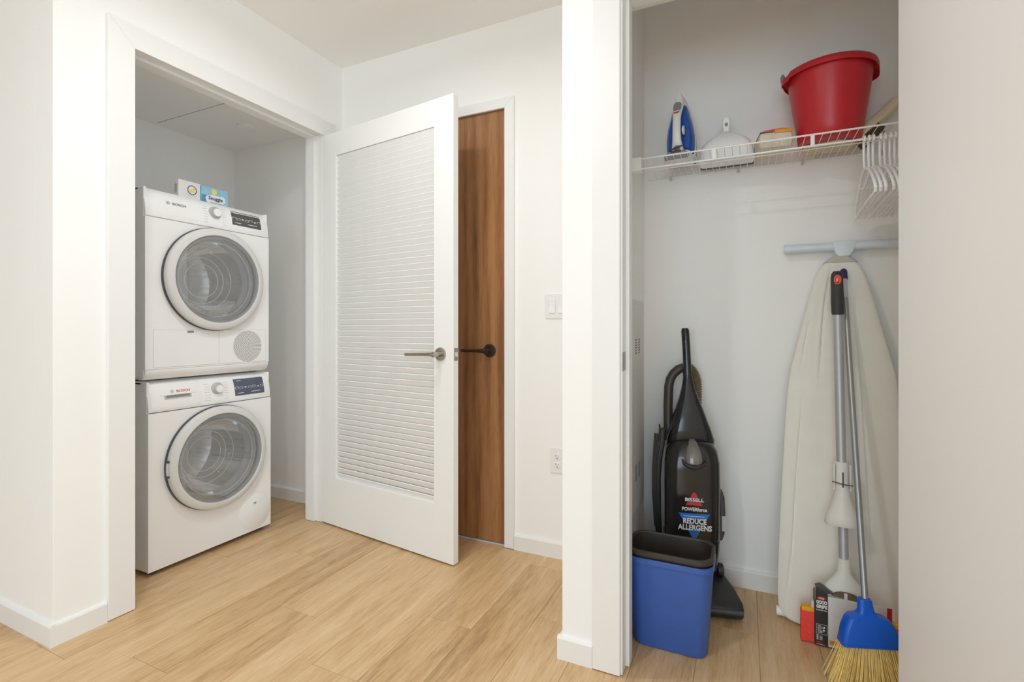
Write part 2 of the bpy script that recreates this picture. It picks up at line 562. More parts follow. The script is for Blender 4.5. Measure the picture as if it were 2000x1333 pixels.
# wall end between hall and broom closet, and the wall over and beside the closet opening
CX0, CX1, CZO = -0.345, 0.402, 2.105
struct(MB().prism([(-0.531, YC), (-0.331 - 0.014, YC), (-0.345, YC + 0.12), (-0.403, YC + 0.12), (-0.403, YK + 0.12), (-0.531, YK + 0.12)], 'z', 0, CZ),
       'wall_middle', WALL, 'white wall end between the brown door and the broom closet', 'wall', bevel=0.002)
struct(MB().prism([(CX0, CZO), (CX1, CZO), (CX1, 0), (2.3, 0), (2.3, CZ), (CX0, CZ)], 'y', YC, YC + 0.12),
       'wall_closet_front', WALL, 'white wall over and right of the broom closet opening', 'wall')
struct(MB().box(-0.403, 0.92, YK, YK + 0.12, 0, CZ), 'wall_closet_back', WALL, 'white back wall of the broom closet', 'wall')
struct(MB().box(0.80, 0.92, YC + 0.12, YK, 0, CZ), 'wall_closet_right', WALL, 'white right side wall inside the broom closet', 'wall')
# walls behind the camera, with two windows, plus an added fill window
struct(MB().prism([(-5.0, 0), (2.3, 0), (2.3, CZ), (-5.0, CZ), (-5.0, 0.2), (-1.2, 0.2), (-1.2, 2.38), (1.2, 2.38), (1.2, 0.2), (-5.0, 0.2)], 'y', -3.72, -3.6),
       'wall_front', WALL, 'white wall with a wide window behind the camera', 'wall')
struct(MB().prism([(-3.72, 0), (2.5, 0), (2.5, CZ), (-3.72, CZ), (-3.72, 0.3), (-2.35, 0.3), (-2.35, 2.35), (0.35, 2.35), (0.35, 0.3), (-3.72, 0.3)], 'x', 2.3, 2.42), 'wall_right', WALL, 'white wall with an added window at the right end of the room', 'wall')
struct(MB().prism([(-3.6, 0), (0.85, 0), (0.85, CZ), (-3.6, CZ), (-3.6, 0.3), (-2.5, 0.3), (-2.5, 2.35), (0.1, 2.35), (0.1, 0.3), (-3.6, 0.3)], 'x', -5.12, -5.0),
       'wall_far_left', WALL, 'white wall with a window at the left end of the room', 'wall')
def window(name, label, axis, a0, a1, p):
    r = thing(name, (0, 0, 0), label, 'window', kind='structure')
    def bx(u0, u1, z0, z1, t=0.03):
        m = MB()
        return m.box(u0, u1, p - t, p + t, z0, z1) if axis == 'x' else m.box(p - t, p + t, u0, u1, z0, z1)
    for u0, u1, z0, z1 in ((a0, a1, 0.3, 0.36), (a0, a1, 2.29, 2.35), (a0, a0 + .06, .36, 2.29), (a1 - .06, a1, .36, 2.29), ((a0 + a1) / 2 - .03, (a0 + a1) / 2 + .03, .36, 2.29)):
        bx(u0, u1, z0, z1).build('window_frame', TRIM, r, smooth=0)
    bx(a0 + .06, a1 - .06, .36, 2.29, 0.004).build('pane', BOWL, r, smooth=0)
window('window_1', 'wide window behind the camera', 'x', -1.2, 1.2, -3.66)
window('window_2', 'window in the far left wall', 'y', -2.5, 0.1, -5.06)
window('added_window', 'unseen window added in the right wall for fill light', 'y', -2.35, 0.35, 2.36)

# baseboards: profile with an eased top
def base_prof(t, h=0.074):
    return [(0, 0), (t, 0), (t, h - 0.008), (t - 0.004, h - 0.002), (0, h)]
def baseboard(name, label, runs):
    mb = MB()
    for kind, p, s, a, b in runs:      # kind 'x': runs along x on plane y=p, sticking out to s*y ; kind 'y': runs along y on plane x=p
        mb.prism([(p + s * u, z) for u, z in base_prof(0.013)], kind, a, b)
    o = mb.build(name, TRIM, None, smooth=0)
    return tag(o, label, 'baseboard', kind='structure')
baseboard('baseboard_left', 'white baseboard left of the laundry opening, turning the corner', [('y', XA, 1, 0.85, 1.001), ('x', 0.85, -1, -5.0, XA + 0.013)])
baseboard('baseboard_back', 'white baseboard right of the brown door', [('x', YB, -1, -0.997, -0.531)])
baseboard('baseboard_middle', 'short white baseboard on the wall end left of the closet casing', [('x', YC, -1, -0.544, -0.429), ('y', -0.531, -1, YC, YB - 0.013)])
baseboard('baseboard_laundry', 'white baseboard beside the washing machine', [('x', 2.197, -1, -3.06, XA - 0.12)])
baseboard('baseboard_closet', 'white baseboard at the back of the broom closet', [('x', YK, -1, -0.403, 0.80)])

# ---- laundry opening trim (face x = -2.075)
FX = XA + 0.015
t1 = thing('trim_1', (XA, 1.546, 0), 'wide white casing around the laundry opening', 'door casing', kind='structure')
def rel(mb, r, name, mat, bevel=0.0, smooth=0):
    off = Vector(r.location)
    mb.v = [p - off for p in mb.v]
    return mb.build(name, mat, r, bevel, smooth)
rel(MB().prism([(1.002, 0.003), (1.090, 0.003), (1.090, 2.113), (1.002, 2.200)], 'x', XA, FX), t1, 'casing_leg', TRIM, 0.0015)
rel(MB().prism([(2.018, 0.003), (2.106, 0.003), (2.106, 2.200), (2.018, 2.113)], 'x', XA, FX), t1, 'casing_leg', TRIM, 0.0015)
rel(MB().prism([(1.090, 2.113), (2.018, 2.113), (2.106, 2.200), (1.002, 2.200)], 'x', XA, FX), t1, 'casing_head', TRIM, 0.0015)
t2 = thing('trim_2', (XA - 0.06, 1.546, 0), 'white door lining with stop inside the laundry opening', 'door lining', kind='structure')
JX0, JX1 = XA - 0.122, XA + 0.002
rel(MB().box(JX0, JX1, OY0, 1.096, 0.002, 2.119), t2, 'jamb', TRIM, 0.001)
rel(MB().box(JX0, JX1, 2.012, OY1, 0.002, 2.119), t2, 'jamb', TRIM, 0.001)
rel(MB().box(JX0, JX1, OY0, OY1, 2.119, OZ), t2, 'jamb_head', TRIM, 0.001)
rel(MB().box(JX0 + 0.02, JX1 - 0.046, 1.096, 1.108, 0.002, 2.107), t2, 'door_stop', TRIM, 0.0012)
rel(MB().box(JX0 + 0.02, JX1 - 0.046, 2.000, 2.012, 0.002, 2.107), t2, 'door_stop', TRIM, 0.0012)
rel(MB().box(JX0 + 0.02, JX1 - 0.046, 1.096, 2.012, 2.107, 2.119), t2, 'stop_head', TRIM, 0.0012)

# ---- brown door trim
t3 = thing('trim_3', (-1.5, YB, 0), 'narrow white casing around the brown door', 'door casing', kind='structure')
FY = YB - 0.014
for mbp in ([(-1.048, 0.003), (-0.998, 0.003), (-0.998, 2.174), (-1.048, 2.125)], [(-2.031, 0.003), (-1.981, 0.003), (-1.981, 2.125), (-2.031, 2.174)]):
    rel(MB().prism(mbp, 'y', FY, YB + 0.001), t3, 'casing_leg', TRIM, 0.0015)
rel(MB().prism([(-1.981, 2.125), (-1.048, 2.125), (-0.998, 2.174), (-2.031, 2.174)], 'y', FY, YB + 0.001), t3, 'casing_head', TRIM, 0.0015)
rel(MB().box(-1.98, -1.046, YB + 0.002, YB + 0.10, 0.0005, 0.008), t3, 'threshold', LTGREY, 0.001)
rel(MB().box(-1.0465, -1.044, YB, YB + 0.12, 0.0, 2.13), t3, 'jamb', TRIM)
rel(MB().box(-1.985, -1.9825, YB, YB + 0.12, 0.0, 2.13), t3, 'jamb', TRIM)

d2 = thing('door_2', (-1.51, YB + 0.004, 0.012), 'closed brown wooden door behind the open louvered door', 'door', kind='structure')
MB().box(-0.466, 0.460, 0, 0.04, 0, 2.114).build('door_panel', WALNUT, d2, 0.001, 0)
hd = MB()
hd.cyl((0, 0, 0), (0, -0.056, 0), 0.0135, n=20)
h2 = hd.build('handle', NICKEL_DARK, d2)
h2.location = (0.375, 0, 0.938)
MB().lathe([(0.0325, 0), (0.0325, -0.007), (0.0295, -0.010), (0.004, -0.0105)], 'y', n=40).build('rose', NICKEL_DARK, h2)
MB().tube([(0.004, -0.050, 0), (-0.02, -0.052, 0), (-0.06, -0.052, 0), (-0.134, -0.050, 0)], [0.013, 0.0100, 0.0072, 0.0065], 14).build('lever', NICKEL_DARK, h2)
MB().box(0.4585, 0.4615, -0.004, 0.01, 0.945, 1.035).build('strike_plate', NICKEL_DARK, d2, 0.001, 0)

# ---- open louvered door, hinged on the right jamb of the laundry opening
dh = Vector((-2.071, 2.006, 0))
rz = math.atan2(1.877 - 2.004, -1.172 + 2.086)
d1 = thing('door_1', dh, 'open white louvered door of the laundry closet', 'door', rz, kind='structure')
DWD, DT, DH0, DH1 = 0.912, 0.035, 0.008, 2.104
LX0, LX1, LZ0, LZ1 = 0.106, 0.797, 0.263, 1.979
MB().box(0, LX0, 0, DT, DH0, DH1).build('stile', DOORW, d1, 0.0015, 0)
MB().box(LX1, DWD, 0, DT, DH0, DH1).build('stile', DOORW, d1, 0.0015, 0)
MB().box(LX0, LX1, 0, DT, DH0, LZ0).build('rail', DOORW, d1, 0.0012, 0)
MB().box(LX0, LX1, 0, DT, LZ1, DH1).build('rail', DOORW, d1, 0.0012, 0)
NS = 59
PIT = (LZ1 - LZ0) / NS
tilt_dy, tilt_dz, th = 0.0138, -0.0302, 0.0063
ch = Vector((tilt_dy, tilt_dz)); L_ = ch.length; cn = ch / L_; nn = Vector((cn.y, -cn.x))
prof = []
for s_, t_ in ((-0.5, -0.32), (-0.46, -0.5), (0.46, -0.5), (0.5, -0.32), (0.5, 0.32), (0.46, 0.5), (-0.46, 0.5), (-0.5, 0.32)):
    p = Vector((0.0135, -0.002)) + cn * (s_ * L_) + nn * (t_ * th)
    prof.append((p.x, p.y))
slat_mesh = MB().prism(prof, 'x', LX0 - 0.001, LX1 + 0.001).mesh('slat', SLATW, 0, 0)
for k in range(NS):
    o = bpy.data.objects.new('slat', slat_mesh)
    COL.objects.link(o)
    o.parent = d1
    o.location = (0, 0, LZ0 + PIT * (k + 0.5))
for sgn, nm in ((-1, 'handle'), (1, 'handle')):
    y0 = 0.0 if sgn < 0 else DT
    hm = MB().cyl((0, 0, 0), (0, sgn * 0.054, 0), 0.0120, n=20).build(nm, NICKEL, d1)
    hm.location = (0.839, y0, 0.943)
    MB().lathe([(0.0305, 0), (0.0305, sgn * 0.006), (0.0280, sgn * 0.009), (0.004, sgn * 0.0095)], 'y', n=40).build('rose', NICKEL, hm)
    MB().tube([(0.006, sgn * 0.050, 0), (-0.02, sgn * 0.052, 0), (-0.06, sgn * 0.052, -0.001), (-0.172, sgn * 0.050, -0.004)], [0.0095, 0.009, 0.0072, 0.0064], 14).build('lever', NICKEL, hm)
lp = MB().box(DWD - 0.0005, DWD + 0.0012, 0.006, 0.030, 0.915, 0.972).build('latch_plate', STEEL, d1, 0.0004, 0)
MB().prism([(DWD, 0.011), (DWD + 0.010, 0.013), (DWD + 0.010, 0.018), (DWD, 0.025)], 'z', 0.934, 0.953).build('latch_bolt', BOLT, lp)
for z in (0.22, 1.06, 1.86):
    MB().cyl((-0.003, DT + 0.004, z), (-0.003, DT + 0.004, z + 0.09), 0.006, n=12).build('hinge', NICKEL, d1)

# ---- broom closet casing and lining
t4 = thing('trim_4', (0.03, YC, 0), 'white casing around the broom closet opening', 'door casing', kind='structure')
rel(MB().prism([(-0.428, 0.003), (-0.342, 0.003), (-0.342, 2.099), (-0.428, 2.185)], 'y', YC - 0.015, YC), t4, 'casing_leg', TRIM, 0.0015)
rel(MB().prism([(0.396, 0.003), (0.482, 0.003), (0.482, 2.185), (0.396, 2.099)], 'y', YC - 0.015, YC), t4, 'casing_leg', TRIM, 0.0015)
rel(MB().prism([(-0.342, 2.099), (0.396, 2.099), (0.482, 2.185), (-0.428, 2.185)], 'y', YC - 0.015, YC), t4, 'casing_head', TRIM, 0.0015)
t5 = thing('trim_5', (0.03, YC + 0.06, 0), 'white door lining with latch strike inside the broom closet opening', 'door lining', kind='structure')
JY0, JY1 = YC - 0.004, YC + 0.122
rel(MB().box(-0.345, -0.336, JY0, JY1, 0.002, 2.096), t5, 'jamb', TRIM, 0.001)
rel(MB().box(0.390, 0.402, JY0, JY1, 0.002, 2.096), t5, 'jamb', TRIM, 0.001)
rel(MB().box(-0.345, 0.402, JY0, JY1, 2.096, 2.105), t5, 'jamb_head', TRIM, 0.001)
rel(MB().box(-0.336, -0.325, JY0 + 0.046, JY1 - 0.035, 0.002, 2.085), t5, 'door_stop', TRIM, 0.0012)
rel(MB().box(0.379, 0.390, JY0 + 0.046, JY1 - 0.035, 0.002, 2.085), t5, 'door_stop', TRIM, 0.0012)
rel(MB().box(-0.336, 0.390, JY0 + 0.046, JY1 - 0.035, 2.085, 2.096), t5, 'stop_head', TRIM, 0.0012)
sp = rel(MB().box(-0.3362, -0.3345, JY0 - 0.002, JY0 + 0.036, 0.930, 0.987), t5, 'strike_plate', STEEL, 0.0004)

d3 = thing('door_3', (0.339, 1.490, 0), 'plain white closet door swung open toward the viewer', 'door', kind='structure')
MB().box(0, 0.035, -0.715, 0, 0.010, 2.09).build('door_panel', DOORW, d3, 0.0015, 0)
for z in (0.22, 1.06, 1.86):
    MB().cyl((0.040, 0.003, z), (0.040, 0.003, z + 0.09), 0.006, n=12).build('hinge', NICKEL, d3)

# ================================================================== HALL FITTINGS
sw = thing('light_switch', (-0.783, YB, 1.163), 'white double rocker switch plate above the outlet right of the brown door', 'light switch')
MB().box(-0.058, 0.058, -0.006, 0, -0.058, 0.058).build('plate', TRIM, sw, 0.0025, 0)
for x in (-0.023, 0.023):
    MB().prism([(-0.006, -0.033), (-0.010, -0.033), (-0.0065, 0.0), (-0.0075, 0.033), (-0.005, 0.033)], 'x', x - 0.0165, x + 0.0165).build('rocker', DOORW, sw, 0.0006, 0)
ol = thing('power_outlet', (-0.780, YB, 0.449), 'white duplex power outlet low on the wall right of the brown door', 'power outlet')
MB().box(-0.036, 0.036, -0.006, 0, -0.058, 0.058).build('plate', TRIM, ol, 0.0025, 0)
for z in (-0.0195, 0.0195):
    rc = MB().prism(circle(0, z, 0.0165, 24), 'y', -0.0085, -0.005).build('receptacle', DOORW, ol, 0.0005)
    MB().box(-0.0075, -0.0050, -0.0090, -0.0082, z + 0.000, z + 0.008).box(0.0050, 0.0070, -0.0090, -0.0082, z + 0.001, z + 0.007).prism(circle(0, z - 0.008, 0.0026, 10), 'y', -0.0090, -0.0082).build('slots', DARKPL, rc, 0, 0)

for i, (x, y, e) in enumerate(DOWNLIGHTS):
    dl = thing('recessed_downlight', (x, y, CZ), 'round recessed ceiling downlight ' + ['in front of the open louvered door', 'in the hall ceiling in front of the broom closet', 'toward the far left wall of the room', 'in front of the wide window behind the viewer', 'in the far left corner beside the wide window'][i], 'ceiling light', group='recessed ceiling downlights')
    MB().lathe([(0.085, 0), (0.085, -0.004), (0.066, -0.005), (0.064, 0)], 'z', n=32, close=True).build('trim_ring', TRIM, dl)
    MB().lathe([(0.063, -0.001), (0.063, -0.0025), (0.002, -0.003)], 'z', n=32).build('lens', LAMPE, dl)
    lt = area_light('downlight_lamp', (0, 0, -0.006), (0, 0, 0), 0.12, 0.12, e, (0.95, 0.97, 0.98), 'DISK', 165)
    lt.parent = dl

# laundry ceiling plate and hatch
o = MB().lathe([(0.046, 2.228), (0.046, 2.2225), (0.042, 2.2205), (0.004, 2.220)], 'z', (-2.61, 1.948, 0), 40).build('sprinkler_cover', CEIL)
tag(o, 'small round white cover plate on the laundry ceiling', 'ceiling plate')
o = MB().box(-3.025, -2.30, 1.10, 1.695, 2.2266, 2.2285).build('access_hatch', CEIL, None, 0.0, 0)
MB().box(-0.3625, 0.3625, 0.2975, 0.3015, -0.0004, 0.0018).build('hatch_gap_shade', MIDGREY, o, 0, 0)  # grey strip paints the shade of the gap along the hatch edge
tag(o, 'flat square hatch in the laundry ceiling above the dryer', 'access hatch')

# ================================================================== APPLIANCES (front faces +X)
def front_plate(mb, y0, y1, z0, z1, cy, cz, r, x0, x1, n=64):
    """a plate with a round hole"""
    angs = sorted([2 * PI * k / n for k in range(n)] + [math.atan2(b - cz, a - cy) % (2 * PI) for a in (y0, y1) for b in (z0, z1)])
    inn, out = [], []
    for a in angs:
        c, s = math.cos(a), math.sin(a)
        ts = []
        if c > 1e-9: ts.append((y1 - cy) / c)
        if c < -1e-9: ts.append((y0 - cy) / c)
        if s > 1e-9: ts.append((z1 - cz) / s)
        if s < -1e-9: ts.append((z0 - cz) / s)
        t = min(ts)
        inn.append((cy + r * c, cz + r * s)); out.append((cy + t * c, cz + t * s))
    m = len(angs)
    vs = [(x1, *p) for p in inn] + [(x1, *p) for p in out] + [(x0, *p) for p in inn] + [(x0, *p) for p in out]
    fs = []
    for i in range(m):
        j = (i + 1) % m
        fs += [(i, j, m + j, m + i), (2 * m + i, 3 * m + i, 3 * m + j, 2 * m + j), (i, 2 * m + i, 2 * m + j, j), (m + i, m + j, 3 * m + j, 3 * m + i)]
    mb.add(vs, fs)


def panel_profile(z0, z1):
    return [(0.0, z0), (-0.0015, z0 + 0.030), (-0.007, z0 + 0.065), (-0.018, z0 + 0.098), (-0.031, z1 - 0.016), (-0.043, z1 - 0.004), (-0.055, z1), (-0.075, z1), (-0.075, z0)]


def panel_x(z, z0, z1):
    P = panel_profile(z0, z1)[:7]
    for (xa, za), (xb, zb) in zip(P, P[1:]):
        if za <= z <= zb:
            return xa + (xb - xa) * (z - za) / (zb - za)
    return P[-1][0]


def panel_patch(y0, y1, za, zb, z0, z1, up, n=5):
    """thin patch that follows the panel front"""
    mb = MB()
    a, b = [], []
    for i in range(n + 1):
        z = za + (zb - za) * i / n
        x = panel_x(z, z0, z1)
        a.append((x + up, z)); b.append((x - 0.004, z))
    mb.prism(a + b[::-1], 'y', y0, y1)
    return mb


def appliance(name, loc, label, cat, dryer):
    HW, H = 0.299, 0.827 if dryer else 0.832
    z0p, z1p = (0.699, 0.827) if dryer else (0.698, 0.832)
    cyy, czz = (0.006, 0.452) if dryer else (0.008, 0.4475)
    RO, RG = (0.240, 0.2035) if dryer else (0.2420, 0.2060)
    zb = 0.0 if dryer else 0.022
    r = thing(name, loc, label, cat)
    # cabinet: shell open in front
    cb = MB()
    cb.box(-0.60, -0.012, -HW, -HW + 0.012, zb + (0.012 if dryer else 0), H - 0.004).box(-0.60, -0.012, HW - 0.012, HW, zb + (0.012 if dryer else 0), H - 0.004)
    cb.box(-0.60, -0.588, -HW + 0.012, HW - 0.012, zb + 0.012, H - 0.004)
    cb.box(-0.60, -0.05, -HW, HW, H - 0.016, H - 0.001).box(-0.60, -0.03, -HW + 0.012, HW - 0.012, zb, zb + 0.012)
    cb.build('cabinet', APPL, r, 0.003, 0)
    fp = MB()
    fz0 = 0.045 if dryer else zb
    front_plate(fp, -HW, HW, fz0, z0p - 0.003, cyy, czz, 0.200, -0.014, 0.0)
    fo = fp.build('front_panel', APPL, r, 0.0, 30)
    if dryer:
        MB().prism([(-0.012, 0.044), (0.0, 0.044), (-0.003, 0.028), (-0.012, 0.012), (-0.03, 0.0), (-0.05, 0.0), (-0.05, 0.044)], 'y', -HW + 0.002, HW - 0.002).build('plinth', APPL, r, 0.0012, 30)
        for y in (-0.26, 0.26):
            MB().lathe([(0.02, -0.006), (0.02, 0.004)], 'z', (-0.08, y, 0), 16).build('foot', DARKPL, r)
            MB().lathe([(0.02, -0.006), (0.02, 0.004)], 'z', (-0.52, y, 0), 16).build('foot', DARKPL, r)
    else:
        for y in (-0.26, 0.26):
            MB().lathe([(0.02, 0.0), (0.022, 0.004), (0.022, 0.024)], 'z', (-0.05, y, 0), 16).build('foot', DARKPL, r)
            MB().lathe([(0.02, 0.0), (0.022, 0.004), (0.022, 0.024)], 'z', (-0.52, y, 0), 16).build('foot', DARKPL, r)
    # control panel
    pn = MB().prism(panel_profile(z0p, z1p), 'y', -HW + 0.001, HW - 0.001).build('control_panel', APPL2, r, 0.004, 30)
    # drawer / name field on the left
    if dryer:
        panel_patch(-0.215, -0.045, z0p + 0.020, z1p - 0.030, z0p, z1p, 0.0006).build('name_plate', APPL2, r, 0.0004, 0)
    else:
        dw = panel_patch(-0.288, -0.068, z0p + 0.008, z1p - 0.014, z0p, z1p, 0.0022, 7).build('detergent_drawer', APPL2, r, 0.0008, 30)
        zh = z0p + 0.052
        MB().box(panel_x(zh, z0p, z1p) - 0.002, panel_x(zh, z0p, z1p) + 0.0026, -0.232, -0.115, zh - 0.012, zh + 0.014).build('grip_recess', LTGREY, dw, 0.001, 0)
        MB().box(panel_x(zh, z0p, z1p) - 0.002, panel_x(zh, z0p, z1p) + 0.0032, -0.225, -0.122, zh + 0.004, zh + 0.014).build('grip_painted_shadow', MIDGREY, dw, 0.001, 0)  # solid grey strip paints the shadow under the grip lip
        MB().box(panel_x(zh, z0p, z1p) - 0.002, panel_x(zh + .02, z0p, z1p) + 0.0050, -0.246, -0.092, zh + 0.0145, zh + 0.020).build('grip_lip', APPL2, dw, 0.001, 0)
    # display
    ya, yb = (0.096, 0.256) if dryer else (0.098, 0.262)
    za, zb_ = (z0p + 0.034, z1p - 0.024) if dryer else (z0p + 0.026, z1p - 0.027)
    ds = panel_patch(ya, yb, za, zb_, z0p, z1p, 0.0012, 6).build('display', DISP_D if dryer else DISP_B, r, 0.0003, 30)
    zm = za + (zb_ - za) * 0.48
    ic = MB()
    for k in range(7):
        yk = ya + 0.012 + k * (yb - ya - 0.024) / 6
        zk = zm - 0.002 * (k % 2)
        x = panel_x(zk, z0p, z1p)
        if k % 3 != 2:
            w_ = 0.009
            for (q0, q1, e0, e1) in ((-w_, w_, 0.0045, 0.0058), (-w_, w_, -0.0058, -0.0045), (-w_, -w_ + .0014, -.0058, .0058), (w_ - .0014, w_, -.0058, .0058)):
                ic.box(x + 0.0005, x + 0.0019, yk + q0, yk + q1, zk + e0, zk + e1)
        else:
            ic.box(x + 0.0005, x + 0.0019, yk - 0.005, yk + 0.005, zk - 0.0025, zk + 0.0025)
    for yk, w_, zk in ((ya + 0.03, 0.016, za + 0.012), (yb - 0.05, 0.026, za + 0.014), (ya + 0.028, 0.012, zb_ - 0.009)):
        x = panel_x(zk, z0p, z1p)
        ic.box(x + 0.0005, x + 0.0019, yk - w_, yk + w_, zk - 0.0012, zk + 0.0012)
    tag(ic.build('display_icons', PRINTW, ds, 0, 0), kind='stuff')
    # knob
    zk, yk = z0p + 0.073, 0.010
    xk = panel_x(zk, z0p, z1p)
    kb = MB().lathe([(0.029, xk - 0.003), (0.029, xk + 0.004), (0.026, xk + 0.006), (0.022, xk + 0.014), (0.0215, xk + 0.020), (0.019, xk + 0.0225), (0.002, xk + 0.0225)], 'x', (0, yk, zk), 40).build('program_knob', KNOBG, r)
    MB().lathe([(0.0185, xk + 0.0215), (0.0180, xk + 0.0236), (0.001, xk + 0.024)], 'x', (0, yk, zk), 32).build('knob_cap', APPL2, kb)
    # programme list marks
    mk = MB()
    for k in range(7):
        zz = z0p + 0.022 + k * 0.0125
        for s, w_ in ((-1, 0.030 - 0.003 * (k % 3)), (1, 0.020 - 0.003 * (k % 2))):
            x = panel_x(zz, z0p, z1p)
            c_ = yk + s * (0.036 + w_ / 2)
            mk.box(x, x + 0.0004, c_ - w_ / 2, c_ + w_ / 2, zz - 0.0011, zz + 0.0011)
    tag(mk.build('programme_marks', APPGREY, r, 0, 0), kind='stuff')
    # lettering and emblem
    zl = z0p + (0.073 if dryer else 0.082)
    tl = math.radians(13 if dryer else 16)
    xl = panel_x(zl, z0p, z1p)
    red = PRINTR
    c0 = -0.183 if dryer else -0.176
    text_mesh('BOSCH', 0.058, 0.0115, face_x(xl + 0.0024, c0 + 0.028, zl, tl), MIDGREY if dryer else PRINTR, 'brand_lettering', r, 0.02)
    em = MB(face_x(xl + 0.0024, c0 - 0.020, zl, tl))
    em.lathe([(0.0075, 0), (0.0075, 0.0004), (0.0064, 0.0004), (0.0064, 0)], 'z', n=28, close=True)
    em.box(-0.0034, -0.0022, -0.0042, 0.0042, 0, 0.0004).box(0.0022, 0.0034, -0.0042, 0.0042, 0, 0.0004).box(-0.0034, 0.0034, -0.0007, 0.0007, 0, 0.0004)
    em.build('brand_emblem', MIDGREY, r, 0, 0)
    # door: dark band, silver ring, pane, bowl, gasket, drum
    MB().lathe([(RG - 0.004, 0.0005), (RO + 0.0025, 0.0005), (RO + 0.0025, 0.012), (RG - 0.004, 0.012)], 'x', (0, cyy, czz), 96, close=True).build('door_band', DARKPL, r)
    dr = MB().lathe([(RO - 0.001, 0.011), (RO, 0.022), (RO - 0.0015, 0.029), (RO - 0.0055, 0.0335), (RO - 0.012, 0.0360), (RG + 0.008, 0.0415), (RG + 0.003, 0.0410), (RG + 0.0005, 0.0375), (RG, 0.011)], 'x', (0, cyy, czz), 96, close=True).build('door_ring', SILVER, r)
    MB().lathe([(RG + 0.001, 0.0345), (0.170, 0.0362), (0.12, 0.0375), (0.06, 0.0382), (0.002, 0.0384)], 'x', (0, cyy, czz), 64).build('glass_pane', GLASS, dr)
    MB().lathe([(RG + 0.0004, 0.0385), (RG + 0.0004, 0.0315), (RG - 0.012, 0.0315), (RG - 0.0035, 0.0352)], 'x', (0, cyy, czz), 96, close=True).build('pane_seal', MIDGREY, dr)
    bw = MB()
    pr_ = [(0.178, 0.012), (0.160, -0.03), (0.140, -0.085), (0.118, -0.105), (0.080, -0.100), (0.03, -0.092), (0.002, -0.09)]
    bw.lathe(pr_, 'x', (0, cyy, czz), 64)
    bw.v = bw.v
    # open front: remove the first cap
    bw.f = [q for q in bw.f if not (len(q) > 8 and abs(bw.v[q[0]].x - 0.012) < 1e-6)]
    bw.build('glass_bowl', BOWL, dr)
    rg = MB()
    for rr, xx in ((0.176, 0.010), (0.1405, -0.086), (0.112, -0.104), (0.082, -0.101)):
        rg.lathe([(rr, xx - 0.0016), (rr + 0.0016, xx), (rr, xx + 0.0016), (rr - 0.0016, xx)], 'x', (0, cyy - 0.0, czz), 64, close=True)
    rg.build('bowl_glint_rings', PRINTW, dr)  # white rings paint bright edge highlights onto the clear bowl
    gk = MB().lathe([(0.199, -0.003), (0.190, -0.02), (0.196, -0.035), (0.178, -0.05), (0.182, -0.066), (0.205, -0.07)], 'x', (0, cyy, czz), 64).build('gasket', GASKET, r)
    bm = bmesh.new(); bm.from_mesh(gk.data)
    bmesh.ops.delete(bm, geom=[q for q in bm.faces if len(q.verts) > 8], context='FACES')
    bm.to_mesh(gk.data); bm.free()
    # drum: an open cup with ribs
    du = MB()
    nseg = 144
    sec = []
    for rr, xx in ((0.230, -0.072), (0.236, -0.08), (0.236, -0.40), (0.20, -0.425), (0.11, -0.425), (0.105, -0.415), (0.04, -0.415), (0.002, -0.41)):
        sec.append([(xx, cyy + rr * (1 + (0.010 if k % 4 == 0 and rr > 0.19 else 0)) * math.cos(2 * PI * k / nseg), czz + rr * (1 + (0.010 if k % 4 == 0 and rr > 0.19 else 0)) * math.sin(2 * PI * k / nseg)) for k in range(nseg)])
    du.loft(sec, caps=False)
    drum = du.build('drum', DRUM, r)
    for k in range(3):
        a = PI * (0.5 + 2 * k / 3)
        pd = MB(Matrix.Translation((0, cyy, czz)) @ Matrix.Rotation(a, 4, 'X'))
        pd.loft([[(-0.10 - 0.28 * t, 0.234 - 0.052 * (0 if i in (0, 4) else 1 if i == 2 else 0.75) * (1 - abs(2 * t - 1) ** 3), (i - 2) * 0.018) for i in range(5)] for t in (0, 0.1, 0.3, 0.5, 0.7, 0.9, 1.0)])
        pd.build('drum_paddle', PRINTW, drum)
    if dryer:
        # lower flap and vent panel
        MB().box(-0.003, 0.0004, -0.2678, 0.2826, 0.0503, 0.2151).build('flap_seam', APPGREY, r, 0, 0)
        MB().box(-0.003, 0.0013, -0.266, 0.024, 0.052, 0.2135).build('service_flap', APPL, r, 0.0007, 0)
        MB().box(-0.003, 0.0013, 0.0265, 0.281, 0.052, 0.2135).build('vent_panel', APPL, r, 0.0007, 0)
        MB().box(0.0005, 0.0022, -0.125, -0.096, 0.2005, 0.2105).build('flap_latch', MIDGREY, r, 0.0004, 0)
        hl = MB()
        R_ = 0.076
        for ring_ in range(1, 15):
            rr = R_ * ring_ / 14
            nn_ = max(6, int(2 * PI * rr / 0.0068))
            for k in range(nn_):
                a = 2 * PI * k / nn_
                hl.prism(circle(0.176 + rr * math.cos(a), 0.131 + rr * math.sin(a), 0.0021, 6), 'x', 0.0008, 0.0016)
        tag(hl.build('vent_holes', VENTD, r, 0, 0), kind='stuff')
    else:
        MB().lathe([(0.090, -0.001), (0.090, 0.0006), (0.0893, 0.0010), (0.002, 0.0010)], 'x', (0, 0.206, 0.118), 64).build('filter_cover', APPL, r)
        MB().box(0.0008, 0.0016, 0.196, 0.212, 0.163, 0.166).box(0.0008, 0.0016, 0.198, 0.210, 0.157, 0.160).box(0.0008, 0.0016, 0.209, 0.212, 0.157, 0.166).build('filter_mark', MIDGREY, r, 0, 0)
